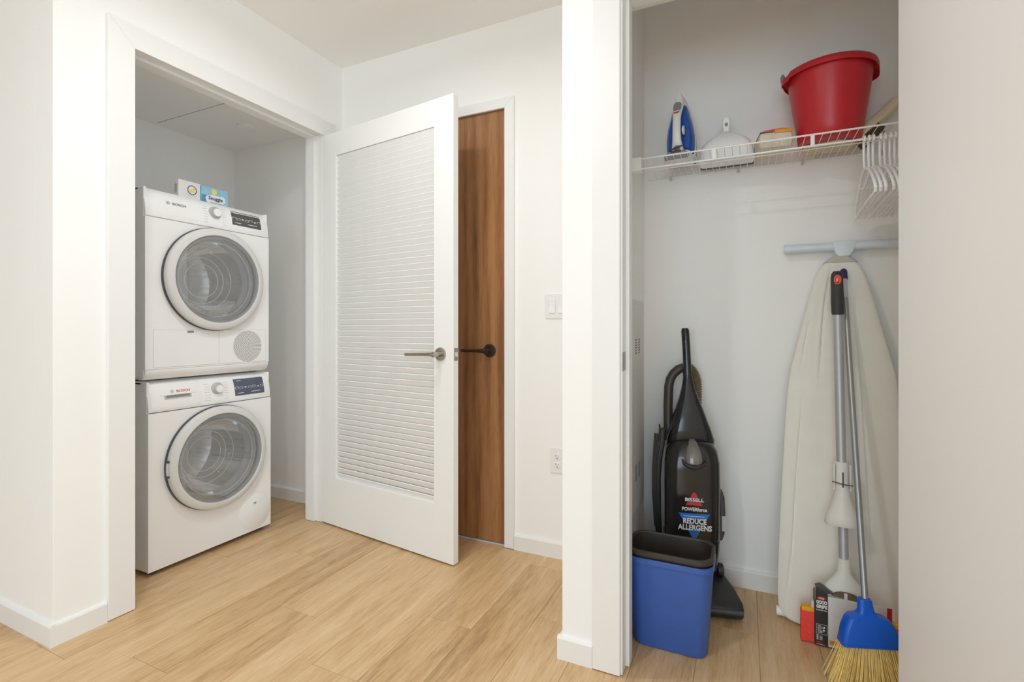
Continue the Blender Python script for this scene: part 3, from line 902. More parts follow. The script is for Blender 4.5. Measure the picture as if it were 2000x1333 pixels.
        for q in (-1, 1):
            a = PI + q * 0.135
            yy, zz = cyy + (RO + 0.0015) * math.cos(a), czz + (RO + 0.0015) * math.sin(a)
            MB().box(0.014, 0.030, yy - 0.004, yy + 0.004, zz - 0.005, zz + 0.005).build('grip_end', DARKPL, dr, 0.001, 0)
        MB().loft([[(0.016 + u * 0.012, cyy + (RO + 0.001 + w * 0.003) * math.cos(PI + t), czz + (RO + 0.001 + w * 0.003) * math.sin(PI + t)) for u, w in ((0, 0), (1, 0), (1, 1), (0, 1))] for t in (-0.115, -0.06, 0, 0.06, 0.115)]).build('door_grip', SILVER, dr, 0, 30)
    return r


appliance('washing_machine', (-2.280, 1.545, 0.0), 'white front loading washing machine standing on the laundry floor under the dryer', 'washing machine', False)
appliance('clothes_dryer', (-2.280, 1.533, 0.8385), 'white front loading clothes dryer stacked on top of the washing machine', 'clothes dryer', True)

# two cartons on the dryer
b1 = thing('dryer_sheet_box', (-2.43, 1.512, 1.6645), 'white dryer sheet carton with a yellow emblem on top of the dryer', 'carton')
MB().box(-0.04, 0.0, -0.0525, 0.0525, 0, 0.106).build('carton', BOXW, b1, 0.001, 0)
rg = MB().lathe([(0.0225, 0.0006), (0.0225, 0.0012), (0.0190, 0.0012), (0.0190, 0.0006)], 'x', (0, 0.012, 0.066), 40, close=True).build('emblem_ring', NAVYP, b1)
MB().lathe([(0.0188, 0.0002), (0.0188, 0.0009), (0.001, 0.0009)], 'x', (0, 0.012, 0.066), 32).build('emblem_disc', CLOUD, b1)
text_mesh('all', 0.027, 0.026, face_x(0.0014, 0.012, 0.066), YEL, 'brand_lettering', b1, 0.05)
MB().box(0.0001, 0.0008, -0.010, 0.034, 0.0385, 0.0395).box(0.0001, 0.0008, -0.004, 0.028, 0.0350, 0.0358).build('small_print', APPGREY, b1, 0, 0)
bc = MB()
for k in range(9):
    bc.box(-0.028, -0.012, -0.0530, -0.0524, 0.042 + k * 0.0048, 0.042 + k * 0.0048 + (0.0028 if k % 3 else 0.0018))
bc.build('barcode', MIDGREY, b1, 0, 0)
b2 = thing('softener_sheet_box', (-2.425, 1.637, 1.6645), 'sky blue fabric softener sheet carton right of the white carton on the dryer', 'carton')
MB().box(-0.045, 0.0, -0.070, 0.068, 0, 0.102).build('carton', BOXB, b2, 0.001, 0)
MB().prism([(y_, z_) for y_, z_ in circle(0.002, 0.046, 0.052, 28, 0.021)], 'x', 0.0002, 0.0007).prism(circle(-0.03, 0.040, 0.018, 20), 'x', 0.0002, 0.0006).prism(circle(0.036, 0.050, 0.018, 20), 'x', 0.0002, 0.0006).build('cloud_print', CLOUD, b2, 0, 0)
MB().box(0.0001, 0.0005, -0.069, -0.045, 0.004, 0.060).build('corner_print', BOXDB, b2, 0, 0)
MB().prism(circle(-0.006, 0.083, 0.014, 24), 'x', 0.0002, 0.0008).build('flower_print', YEL, b2, 0, 0)
text_mesh('Snuggle', 0.074, 0.024, face_x(0.0012, 0.002, 0.047), NAVYP, 'brand_lettering', b2, 0.025)
MB().box(0.0008, 0.0012, -0.028, 0.032, 0.0275, 0.0287).build('small_print', NAVYP, b2, 0, 0)

# ================================================================== BROOM CLOSET FITTINGS
XL = -0.403
up = thing('utility_panel', (XL, 1.98, 0.30), 'pale metal utility panel with vent slots on the closet side wall', 'access panel')
MB().box(0, 0.012, -0.195, 0.190, 0.022, 0.872).build('frame', PANELM, up, 0.002, 0)
MB().box(0.011, 0.0155, -0.180, 0.165, 0.040, 0.855).build('panel_door', PANELM, up, 0.0015, 0)
for zc, kind_ in ((0.685, 0), (0.185, 1)):
    for col in (0, 1):
        vs_ = MB()
        for k in range(6):
            y_ = -0.012 + col * 0.062
            z_ = zc - 0.028 + k * 0.0105
            vs_.prism([(y_, z_), (y_ + 0.030, z_ + 0.004), (y_ + 0.030, z_ + 0.0085), (y_, z_ + 0.0045)], 'x', 0.0150, 0.0160)
        vs_.build('vent_slots', DARKPL, up, 0, 0)

SZ, SY0, SY1 = 1.7125, 1.943, 2.236
sh = thing('wire_shelf', (0.2, SY1, SZ), 'white wire shelf across the broom closet', 'shelf')
def S(p):
    return (p[0] - 0.2, p[1] - SY1, p[2] - SZ)
MB().tube([S((-0.362, SY0, SZ)), S((0.795, SY0, SZ))], 0.0032, 10).build('front_rail', WIREW, sh)
MB().tube([S((-0.362, SY0, SZ - 0.0385)), S((0.795, SY0, SZ - 0.0385))], 0.0036, 10).build('hang_rail', WIREW, sh)
MB().tube([S((-0.384, SY1, SZ)), S((0.795, SY1, SZ))], 0.0026, 8).build('back_rail', WIREW, sh)
MB().tube([S((-0.37, 2.09, SZ - 0.003)), S((0.795, 2.09, SZ - 0.003))], 0.0022, 8).build('middle_rail', WIREW, sh)
wire = MB().tube([(0, 0.0, 0), (0, SY0 - SY1 - 0.003, 0)], 0.00125, 6).mesh('deck_wire', WIREW)
x = -0.345
while x < 0.79:
    o = bpy.data.objects.new('deck_wire', wire)
    COL.objects.link(o); o.parent = sh
    o.location = (x - 0.2, 0, 0.0016)
    x += 0.0254
for x in (-0.100, 0.2085, 0.517):
    MB().box(x - 0.2 - 0.006, x - 0.2 + 0.006, SY0 - SY1 - 0.0015, SY0 - SY1 + 0.0015, -0.0385, 0).build('rail_post', WIREW, sh, 0.0008, 0)
MB().box(XL - 0.2, -0.359 - 0.2, SY0 - SY1 - 0.006, SY0 - SY1 + 0.030, -0.046, 0.006).build('end_bracket', WIREW, sh, 0.002, 0)
for x in (-0.289, -0.022, 0.206, 0.46):
    MB().box(x - 0.2 - 0.005, x - 0.2 + 0.005, -0.005, 0.009, -0.010, 0.004).cyl((x - 0.2, 0.002, -0.008), (x - 0.2, 0.009, -0.008), 0.006, n=12).build('wall_clip', CLIP, sh, 0.0006, 0)

# ---- hangers on the lower rail
HZ = SZ - 0.0385
def hanger_path():
    pts = []
    r = 0.0125
    cz = -r + 0.0070
    # hook: from its open front tip over the rail and down to the neck (plane y,z; rail at origin)
    for k in range(9):
        a = PI * (-0.15 + 1.15 * k / 8)
        pts.append((0, -r * math.cos(a), cz + r * math.sin(a) + 0.001))
    pts = [(0, p[1], p[2]) for p in pts]
    pts += [(0, 0.013, -0.055), (0, 0.004, -0.085), (0, 0.0, -0.098)]
    return pts
hk = MB().tube(hanger_path(), 0.0038, 8).mesh('hook', HANGW)
def shoulder_pts():
    p = []
    for k in range(9):      # from neck to the back tip: drooping shoulder, then the bar
        t = k / 8
        p.append((0, 0.006 + 0.196 * t, -0.098 - 0.030 * t - 0.070 * t * t))
    p += [(0, 0.209, -0.210), (0, 0.204, -0.217), (0, 0.19, -0.219)]
    for k in range(1, 8):
        p.append((0, 0.19 - 0.38 * k / 8, -0.219 + 0.004 * math.sin(PI * k / 8)))
    q = [(0, -a[1], a[2]) for a in p[:12][::-1]]
    return p + q
fr = MB().tube(shoulder_pts(), 0.0042, 8, closed=True).mesh('shoulder_frame', HANGW)
bar = MB().tube([(0, -0.10, -0.132), (0, -0.05, -0.150), (0, 0.0, -0.156), (0, 0.05, -0.150), (0, 0.10, -0.132)], 0.0028, 8).mesh('strap_bar', HANGW)
HX = [0.353, 0.3655, 0.3775, 0.396, 0.408, 0.422, 0.4345, 0.4465, 0.459]
order = ['first', 'second', 'third', 'fourth', 'fifth', 'sixth', 'seventh', 'eighth', 'ninth']
hanger0 = None
for i, x in enumerate(HX):
    lab = 'white plastic clothes hanger on the shelf rail, %s of nine from the left' % order[i]
    h = thing('clothes_hanger', (x, SY0, HZ), lab, 'hanger', math.radians(-3), 'white hangers on the shelf rail')
    for nm, me in (('hook', hk), ('shoulder_frame', fr), ('strap_bar', bar)):
        o = bpy.data.objects.new(nm, me)
        COL.objects.link(o); o.parent = h

# ================================================================== ON THE SHELF (deck top z = 1.7155)
DK = SZ + 0.0031
# ---- steam iron standing on its heel
ir = thing('steam_iron', (-0.232, 2.085, DK), 'blue and white steam iron standing on its heel at the left of the shelf', 'iron', math.radians(-5))
def iron_hw(t):        # half width of the sole outline, t = height 0..0.29
    u = max(0.0, min(1.0, t / 0.290))
    return 0.058 * (1 - u ** 2.6) ** 0.80 * (0.93 + 0.07 * math.sin(PI * min(1, u * 1.6)))
def iron_ring(y, scale, z0=0.0, z1=0.29, n=22):
    L, R_ = [], []
    for k in range(n + 1):
        t = z0 + (z1 - z0) * k / n
        w_ = max(0.0012, iron_hw(0.29 * (t - z0) / (z1 - z0)) * scale)
        R_.append((w_, y, t)); L.append((-w_, y, t))
    return R_ + L[::-1]
MB().loft([iron_ring(0.030, 1.0), iron_ring(0.036, 1.0)]).build('soleplate', IRONS, ir)
MB().loft([iron_ring(0.029, 0.985, 0.012, 0.286), iron_ring(0.015, 0.97, 0.012, 0.283), iron_ring(0.008, 0.92, 0.014, 0.278)]).build('skirt', IRONW, ir)
def tank(y, scale, z0, z1):
    return iron_ring(y, scale, z0, z1)
MB().loft([tank(0.010, 0.955, 0.036, 0.272), tank(-0.010, 0.90, 0.042, 0.262), tank(-0.024, 0.72, 0.055, 0.235)]).build('water_tank', IRONB, ir, 0, 50)
# nose cover
MB().loft([[(sx * w_, y, z) for sx, y in ((1, 0.012), (1, -0.006), (0.6, -0.022), (-0.6, -0.022), (-1, -0.006), (-1, 0.012))] for z, w_ in ((0.222, 0.022), (0.240, 0.022), (0.260, 0.016), (0.281, 0.005))]).build('nose_cover', IRONW, ir, 0, 50)
# handle: an arch that runs from the heel to the nose, standing proud of the tank
MB().loft([[(x_ + 0.0, y_ + yc, z_) for x_, y_ in rrect(0, 0, hw, hd, 0.011, 4)] for z_, hw, hd, yc in ((0.020, 0.024, 0.020, -0.026), (0.045, 0.021, 0.017, -0.048), (0.075, 0.0165, 0.013, -0.066), (0.115, 0.0150, 0.012, -0.071), (0.155, 0.0150, 0.012, -0.068), (0.185, 0.0165, 0.013, -0.058), (0.212, 0.018, 0.016, -0.040), (0.235, 0.0150, 0.018, -0.020))]).build('handle', IRONW, ir, 0, 50)
MB().loft([[(x_, -0.058 + y_ + (z_ - 0.2) * 0.5, z_) for x_, y_ in rrect(0, 0, hw, 0.012, 0.006, 4)] for z_, hw in ((0.192, 0.012), (0.198, 0.0145), (0.220, 0.0140), (0.228, 0.010))]).build('steam_button', MIDGREY, ir, 0, 50)
MB().prism([(-0.012, 0.183), (0.012, 0.186), (0.006, 0.179), (-0.006, 0.178)], 'y', -0.0735, -0.0700).build('red_mark', PRINTR, ir, 0, 0)
MB().ball((0, -0.060, 0.048), 0.013, 0.012, 0.013).build('cord_collar', MIDGREY, ir)
MB().loft([[(x_, y_ - 0.018, z_) for x_, y_ in rrect(0, 0, hw, 0.050, 0.03, 5)] for z_, hw in ((0.0, 0.052), (0.012, 0.054), (0.034, 0.047))]).build('heel', IRONW, ir, 0, 50)
MB().prism([(-0.045, 0.002), (0.045, 0.002), (0.047, 0.020), (0.030, 0.033), (-0.030, 0.033), (-0.047, 0.020)], 'y', -0.0715, -0.066).build('heel_rest', MIDGREY, ir, 0.002, 0)
MB().tube([(-0.022, -0.070, 0.040), (0.0, -0.082, 0.043), (0.022, -0.072, 0.050)], 0.003, 8).tube([(-0.02, -0.072, 0.029), (0.0, -0.083, 0.030), (0.016, -0.074, 0.031)], 0.003, 8).build('cord_wrap', DARKPL, ir)
MB().lathe([(0.017, 0.018), (0.017, 0.024), (0.004, 0.025)], 'x', (0, -0.045, 0.118), 20).build('temperature_dial', IRONW, ir)

# ---- dustpan standing on its mouth
dp = thing('dustpan', (-0.064, 2.130, DK), 'white dustpan with a hang hole standing upright beside the iron', 'dustpan')
def dsec(z, hw, y0, y1, r=0.02):
    return [(x_, y_, z) for x_, y_ in rrect(0, (y0 + y1) / 2, hw, (y1 - y0) / 2, r, 5)]
dsx = [(0.0, 0.098, -0.070, 0.060, 0.03), (0.045, 0.094, -0.064, 0.060, 0.03), (0.066, 0.084, -0.056, 0.058, 0.03), (0.082, 0.070, -0.046, 0.054, 0.03), (0.095, 0.052, -0.036, 0.048, 0.025), (0.104, 0.036, -0.026, 0.040, 0.02), (0.111, 0.022, -0.016, 0.030, 0.015), (0.118, 0.015, -0.010, 0.022, 0.010)]
mbd = MB().loft([dsec(*q) for q in dsx], caps=True)
mbd.build('pan', HANGW, dp, 0, 50)
MB().loft([[(x_, y_ + 0.004, z_) for x_, y_ in rrect(0, 0, hw, 0.010, 0.006, 4)] for z_, hw in ((0.108, 0.016), (0.126, 0.0115), (0.136, 0.0125), (0.147, 0.0155), (0.158, 0.0150), (0.170, 0.0125), (0.1745, 0.009))]).build('handle', HANGW, dp, 0, 50)
MB().prism(circle(0.0, 0.1460, 0.0062, 18, 0.0075), 'y', -0.0066, -0.0055).build('hang_hole', MIDGREY, dp, 0, 0)
MB().box(-0.099, 0.099, 0.050, 0.074, -0.0004, 0.006).build('scraper_lip', DARKPL, dp, 0.0008, 0)

# ---- cleaning cloth pack
pk = thing('cleaning_cloth_pack', (0.095, 2.085, DK), 'beige wrapped cleaning cloth pack with a red label beside the dustpan', 'cleaning pack', math.radians(8))
MB().loft([[(x_, y_, z_) for x_, y_ in rrect(0, 0, hx, hy, 0.008, 4)] for z_, hx, hy in ((0.0, 0.050, 0.060), (0.01, 0.054, 0.065), (0.040, 0.054, 0.064), (0.052, 0.051, 0.062))]).build('wrapped_cloths', PACK, pk, 0, 50)
MB().prism([(-0.053, 0.0525), (0.053, 0.0525), (0.054, 0.062), (0.02, 0.067), (-0.03, 0.063), (-0.052, 0.057)], 'y', -0.060, 0.060).build('label_card', LABR, pk, 0.001, 0)
MB().box(-0.004, 0.053, -0.0665, -0.0595, 0.048, 0.060).build('label_front', LABO, pk, 0.0005, 0)
MB().box(-0.053, -0.010, -0.0655, -0.0598, 0.0515, 0.0545).build('label_band', DARKPL, pk, 0.0004, 0)

# ---- folded tan cloth under the bucket
MBc = MB()
pts_ = [(0.20, 2.075), (0.30, 2.055), (0.355, 2.085), (0.35, 2.19), (0.21, 2.18), (0.192, 2.12)]
fc = MB().prism(pts_, 'z', DK, DK + 0.006).build('cleaning_cloth', CLOTH, None, 0.002, 40)
tag(fc, 'tan folded cloth lying on the shelf under the red bucket', 'cloth')

# ---- red bucket
bk = thing('cleaning_bucket', (0.275, 2.088, DK + 0.0065), 'red plastic bucket standing on the right of the wire shelf', 'bucket')
def el(r, z, e=1.0, n=64):
    return [(r * math.cos(2 * PI * k / n), r * e * math.sin(2 * PI * k / n), z) for k in range(n)]
outer = [(0.092, 0.0), (0.097, 0.004), (0.104, 0.05), (0.113, 0.11), (0.122, 0.17), (0.129, 0.225), (0.131, 0.247)]
inner = [(0.129, 0.247), (0.126, 0.225), (0.119, 0.17), (0.101, 0.05), (0.094, 0.008), (0.02, 0.006)]
MB().loft([el(r, z) for r, z in outer + inner]).build('pail', REDBKT, bk, 0, 50)
def rimsec(dr, z):
    out = []
    for k in range(72):
        a = 2 * PI * k / 72
        ear = 0.011 * (math.exp(-((a - 0.25) / 0.24) ** 2) + math.exp(-((a - 2 * PI - 0.25) / 0.24) ** 2) + math.exp(-((a - PI - 0.25) / 0.24) ** 2))
        out.append(((0.131 + dr + (ear if dr > 0.002 else 0)) * math.cos(a), (0.131 + dr + (ear * .6 if dr > 0.002 else 0)) * math.sin(a), z - (0.010 if dr > 0.005 and ear > 0.006 else 0)))
    return out
MB().loft([rimsec(0.0, 0.246), rimsec(0.006, 0.254), rimsec(0.012, 0.252), rimsec(0.0140, 0.243), rimsec(0.0135, 0.230), rimsec(0.0115, 0.230), rimsec(0.011, 0.242), rimsec(0.0015, 0.243)], closed=True).build('rim', REDBKT, bk, 0, 60)
ring_a = [(-0.139 * math.cos(t), 0.02 + 0.115 * math.sin(t), 0.256 + 0.012 * math.sin(t)) for t in [PI * k / 20 for k in range(21)]]
MB().tube(ring_a, 0.0028, 8).build('bail_handle', STEEL, bk)
MB().ball((-0.147, -0.006, 0.257), 0.008, 0.018, 0.016).build('bail_mount', MIDGREY, bk)

# ---- wooden hand brush leaning right of the bucket
hb = thing('hand_brush', (0.416, 2.188, DK + 0.023), 'cream wooden hand brush leaning behind the bucket at the right', 'hand brush', math.radians(-4))
hb.rotation_euler = (math.radians(-4), math.radians(-40), math.radians(-6))
hb.scale = (1.10, 1.35, 1.5)
MB().loft([[(x_, y_, z_) for y_, z_ in rrect(0, zc, hw, ht, 0.007, 4)] for x_, zc, hw, ht in ((-0.03, 0.030, 0.024, 0.010), (0.0, 0.030, 0.026, 0.011), (0.06, 0.031, 0.022, 0.011), (0.085, 0.032, 0.017, 0.011), (0.128, 0.034, 0.019, 0.011), (0.134, 0.034, 0.016, 0.009))]).build('brush_back', CREAM, hb, 0, 50)
bb = MB()
for i in range(12):
    for j in range(5):
        x_, y_ = -0.024 + 0.0065 * i, -0.016 + 0.008 * j
        bb.cyl((x_, y_, 0.020), (x_ + random.uniform(-.003, .003), y_ + random.uniform(-.003, .003), 0.001), 0.0024, n=5)
tag(bb.build('bristles', BRUSHB, hb, 0, 0), kind='stuff')

# ================================================================== VACUUM
vc = thing('upright_vacuum', (-0.157, 1.932, 0), 'black upright vacuum cleaner standing behind the two waste bins', 'vacuum cleaner', math.radians(13))
# foot
MB().loft([[(x_, y_, z_) for x_, z_ in rrect(0, (za + zb_) / 2, hw, (zb_ - za) / 2, 0.014, 4)] for y_, hw, za, zb_ in ((0.0, 0.152, 0.012, 0.040), (0.008, 0.162, 0.006, 0.050), (0.035, 0.165, 0.005, 0.058), (0.10, 0.150, 0.005, 0.080), (0.16, 0.126, 0.005, 0.098), (0.21, 0.105, 0.006, 0.100), (0.235, 0.095, 0.015, 0.08))]).build('floor_head', VACM, vc, 0, 50)
MB().loft([[(x_, y_, z_) for y_, z_ in rrect(-0.002, 0.034, 0.008, 0.008, 0.006, 4)] for x_ in (-0.158, 0.158)]).build('bumper', DARKPL, vc, 0, 50)
for s in (-1, 1):
    MB().lathe([(0.03, s * 0.006), (0.034, s * 0.010), (0.034, s * 0.024), (0.03, s * 0.027)], 'x', (s * 0.098, 0.215, 0.0345), 28).build('wheel', DARKPL, vc)
    MB().lathe([(0.024, s * 0.0), (0.024, s * 0.018), (0.018, s * 0.022), (0.004, s * 0.022)], 'x', (s * 0.098, 0.150, 0.116), 24).build('pivot_knob', VACM, vc)
# body and dust cup
def vsec(z, hw, y0, y1, r, xc=0.0):
    return [(xc + x_, y_, z) for x_, y_ in rrect(0, (y0 + y1) / 2, hw, (y1 - y0) / 2, r, 7)]
MB().loft([vsec(0.085, 0.080, 0.105, 0.235, 0.04), vsec(0.13, 0.096, 0.085, 0.245, 0.05), vsec(0.21, 0.101, 0.074, 0.25, 0.05), vsec(0.24, 0.101, 0.072, 0.25, 0.05)]).build('motor_housing', VACB, vc, 0, 50)
MB().loft([vsec(0.24, 0.1, 0.070, 0.19, 0.055), vsec(0.26, 0.102, 0.068, 0.19, 0.055), vsec(0.46, 0.103, 0.068, 0.20, 0.055), vsec(0.54, 0.1015, 0.071, 0.20, 0.055), vsec(0.585, 0.094, 0.080, 0.20, 0.055), vsec(0.612, 0.078, 0.095, 0.20, 0.05), vsec(0.625, 0.055, 0.115, 0.19, 0.03)]).build('dust_cup', VACC, vc, 0, 50)
MB().loft([vsec(0.24, 0.095, 0.15, 0.262, 0.05), vsec(0.45, 0.096, 0.15, 0.266, 0.05), vsec(0.58, 0.092, 0.14, 0.262, 0.045), vsec(0.62, 0.089, 0.122, 0.255, 0.04), vsec(0.66, 0.077, 0.122, 0.245, 0.035, -0.001), vsec(0.70, 0.063, 0.128, 0.235, 0.03, -0.002), vsec(0.74, 0.050, 0.138, 0.228, 0.026, -0.003), vsec(0.78, 0.0365, 0.150, 0.220, 0.022, -0.004), vsec(0.82, 0.025, 0.160, 0.214, 0.018, -0.006), vsec(0.86, 0.0182, 0.168, 0.211, 0.015, -0.007), vsec(0.90, 0.0158, 0.174, 0.211, 0.0148, -0.009), vsec(0.98, 0.0155, 0.180, 0.214, 0.0148, -0.012), vsec(1.05, 0.0155, 0.184, 0.217, 0.0148, -0.016), vsec(1.060, 0.012, 0.188, 0.213, 0.0115, -0.0165)]).build('spine_handle', VACB, vc, 0, 50)
# lens dome with latch lip
MB().loft([[(hw * math.cos(PI * k / 12 * 1.0) if False else hw * (-1 + 2 * k / 12), yb_ - dep * math.sqrt(max(0.0, 1 - (-1 + 2 * k / 12) ** 2)), z_) for k in range(13)] + [(hw, yb_ + 0.01, z_), (-hw, yb_ + 0.01, z_)] for z_, hw, dep, yb_ in ((0.543, 0.031, 0.016, 0.074), (0.560, 0.033, 0.017, 0.076), (0.580, 0.030, 0.016, 0.082), (0.600, 0.025, 0.013, 0.092), (0.618, 0.017, 0.009, 0.106), (0.628, 0.008, 0.004, 0.118))]).build('lens', VACL, vc, 0, 60)
MB().tube([(-0.043, 0.068, 0.560), (-0.038, 0.062, 0.546), (-0.020, 0.055, 0.538), (0.0, 0.053, 0.535), (0.020, 0.055, 0.538), (0.038, 0.062, 0.546), (0.043, 0.068, 0.560)], [0.003, 0.006, 0.0075, 0.0078, 0.0075, 0.006, 0.003], 10).build('latch_lip', VACM, vc)
# side tool on the left, cord hook, side clip on the right
MB().loft([[(xc + x_, y_ + 0.165, z_) for x_, y_ in rrect(0, 0, hw, 0.022, 0.008, 4)] for z_, xc, hw in ((0.235, -0.122, 0.012), (0.30, -0.126, 0.013), (0.46, -0.128, 0.013), (0.54, -0.122, 0.013), (0.60, -0.112, 0.013), (0.655, -0.108, 0.012))]).build('crevice_tool', VACM, vc, 0, 50)
MB().tube([(-0.118, 0.15, 0.652), (-0.121, 0.148, 0.675)], 0.003, 8).tube([(-0.103, 0.15, 0.652), (-0.100, 0.148, 0.670)], 0.003, 8).tube([(-0.119, 0.14, 0.66), (-0.102, 0.14, 0.66)], 0.004, 8).build('cord_hook', VACM, vc)
cd = MB()
for k in range(4):
    cd.tube([(-0.138 + 0.006 * k, 0.142 - 0.004 * k, 0.64), (-0.147 + 0.004 * k, 0.138 - 0.003 * k, 0.50), (-0.147 + 0.004 * k, 0.138, 0.40), (-0.138 + 0.005 * k, 0.142, 0.27)], 0.0032, 6)
cd.build('power_cord', VACM, vc)
MB().loft([[(xc + x_, y_ + 0.165, z_) for x_, y_ in rrect(0, 0, 0.012, 0.03, 0.008, 4)] for z_, xc in ((0.235, 0.103), (0.26, 0.111), (0.34, 0.114), (0.40, 0.111), (0.425, 0.103))]).build('side_clip', DARKPL, vc, 0, 50)
MB().box(0.112, 0.1265, 0.1340, 0.1350, 0.272, 0.330).build('side_sticker', LTGREY, vc, 0, 0)
# hose
left = [(-0.078, 0.21, 0.60), (-0.080, 0.22, 0.66), (-0.080, 0.225, 0.74), (-0.077, 0.228, 0.82), (-0.071, 0.230, 0.848), (-0.058, 0.232, 0.872), (-0.038, 0.233, 0.890), (-0.018, 0.234, 0.898)]
MB().tube(left, [0.0185, 0.0185, 0.0185, 0.0185, 0.0185, 0.0185, 0.0185, 0.0185], 16).build('hose_wand', WAND, vc, 0, 60)
ctrl = [Vector(p) for p in ((-0.022, 0.234, 0.898), (0.002, 0.235, 0.895), (0.020, 0.235, 0.875), (0.031, 0.235, 0.840), (0.033, 0.235, 0.79), (0.031, 0.235, 0.73), (0.024, 0.235, 0.68), (0.015, 0.235, 0.62))]
pts, rad = [], []
NP = 110
for k in range(NP + 1):
    t = k / NP * (len(ctrl) - 1)
    i = min(int(t), len(ctrl) - 2)
    u = t - i
    p0, p1, p2, p3 = ctrl[max(i - 1, 0)], ctrl[i], ctrl[i + 1], ctrl[min(i + 2, len(ctrl) - 1)]
    pts.append(0.5 * ((2 * p1) + (p2 - p0) * u + (2 * p0 - 5 * p1 + 4 * p2 - p3) * u * u + (3 * p1 - p0 - 3 * p2 + p3) * u ** 3))
    rad.append(0.0225 if k % 3 == 0 else 0.0185)
MB().tube(pts, rad, 16).build('corrugated_hose', HOSE, vc, 0, 30)
# decals on the dust cup (front at y ~ 0.068)
FYV = 0.0672
MB().prism([(-0.014, 0.416), (0.014, 0.416), (0.004, 0.436), (-0.004, 0.436)], 'y', FYV - 0.0008, FYV + 0.002).prism([(-0.024, 0.400), (0.024, 0.400), (0.029, 0.387), (-0.029, 0.387)], 'y', FYV - 0.0008, FYV + 0.002).build('red_emblem', DECALR, vc, 0, 0)
text_mesh('BISSELL', 0.068, 0.0135, face_ny(0.001, FYV - 0.0012, 0.4085), PRINTW, 'brand_lettering', vc, 0.03)
text_mesh('POWERforce', 0.090, 0.0145, face_ny(0.001, FYV - 0.0008, 0.3725), PRINTW, 'model_lettering', vc, 0.03)
MB().prism([(-0.056, 0.356), (0.056, 0.356), (0.043, 0.333), (-0.043, 0.333)], 'y', FYV - 0.0006, FYV + 0.002).prism([(-0.026, 0.299), (0.026, 0.299), (0.006, 0.262), (-0.006, 0.262)], 'y', FYV - 0.0006, FYV + 0.003).build('blue_emblem', DECALB, vc, 0, 0)
MB().box(-0.038, 0.038, FYV - 0.0011, FYV + 0.001, 0.3445, 0.3465).build('fine_print', PRINTW, vc, 0, 0)
text_mesh('REDUCE', 0.084, 0.0215, face_ny(0.002, FYV - 0.0014, 0.3275), PRINTW, 'slogan_lettering', vc, 0.035)
text_mesh('ALLERGENS', 0.122, 0.0215, face_ny(0.002, FYV - 0.0014, 0.3035), PRINTW, 'slogan_lettering', vc, 0.035)

# ================================================================== WASTE BINS
def waste_bin(name, mat, loc, label, zt, hx0, hy0, hx1, hy1, lip, th_, rr):
    R = lambda z, hx, hy, r_: [(x_, y_, z) for x_, y_ in rrect(0, 0, hx, hy, r_, 8)]
    def at(z):
        k = z / zt
        return hx0 + (hx1 - hx0) * k, hy0 + (hy1 - hy0) * k
    zl = zt - lip[1]
    a_, b_ = at(zl + 0.002), at(zt - 0.003)
    body = MB().loft([R(0.0, hx0 - 0.006, hy0 - 0.006, rr), R(0.002, hx0 - 0.002, hy0 - 0.002, rr), R(0.007, *at(0.007), rr), R(zl + 0.002, *a_, rr + 0.003), R(zt - 0.003, *b_, rr + 0.003), R(zt - 0.003, b_[0] - th_, b_[1] - th_, rr + 0.002), R(th_ + 0.004, hx0 - th_, hy0 - th_, rr)])
    o = body.build(name, mat, None, 0, 40)
    o.location = loc
    tag(o, label, 'waste bin')
    e = lip[0]
    MB().loft([R(zl, hx1 - 0.0015, hy1 - 0.0015, rr + 0.003), R(zl, hx1 + e, hy1 + e, rr + 0.006), R(zt - 0.003, hx1 + e, hy1 + e, rr + 0.006), R(zt, hx1 + e - 0.003, hy1 + e - 0.003, rr + 0.005), R(zt, hx1 - th_ + 0.001, hy1 - th_ + 0.001, rr + 0.003), R(zt - 0.004, hx1 - th_ - 0.001, hy1 - th_ - 0.001, rr + 0.003)], closed=True).build('rim', mat, o, 0, 40)
    return o
BX, BY = -0.226, 1.752
waste_bin('recycling_bin', BLUEBIN, (BX, BY, 0.0), 'blue plastic recycling bin standing beside the closet door jamb', 0.302, 0.119, 0.066, 0.136, 0.090, (0.004, 0.016), 0.0025, 0.042)
waste_bin('waste_bin', BROWNBIN, (BX, BY, 0.020), 'dark brown plastic waste bin nested inside the blue bin', 0.306, 0.1110, 0.0585, 0.1300, 0.0840, (0.0085, 0.015), 0.0025, 0.042)

# ================================================================== IRONING BOARD
LEAN = math.atan2(0.165, 1.335)
ib = thing('ironing_board', (0.308, 2.040, 0.006), 'cream covered ironing board leaning against the closet back wall', 'ironing board')
ib.rotation_euler = (-LEAN, 0, 0)
BL = 1.335
def lerp(P, s):
    if s <= P[0][0]:
        return P[0][1]
    for (a_, wa), (b_, wb) in zip(P, P[1:]):
        if a_ <= s <= b_:
            return wa + (wb - wa) * (s - a_) / (b_ - a_)
    return P[-1][1]
HWP = [(0.0, 0.135), (0.005, 0.158), (0.015, 0.176), (0.03, 0.188), (0.05, 0.195), (0.08, 0.199), (0.216, 0.197), (0.42, 0.190), (0.50, 0.186), (0.68, 0.178), (0.80, 0.171), (0.89, 0.162), (0.96, 0.148), (1.03, 0.132), (1.09, 0.1185), (1.20, 0.094), (1.26, 0.077), (1.285, 0.066), (1.305, 0.053), (1.32, 0.038), (1.33, 0.021), (BL, 0.005)]
def board_hw(s):       # half width along the board, s from 0 (square end) to BL (nose)
    return lerp(HWP, s)
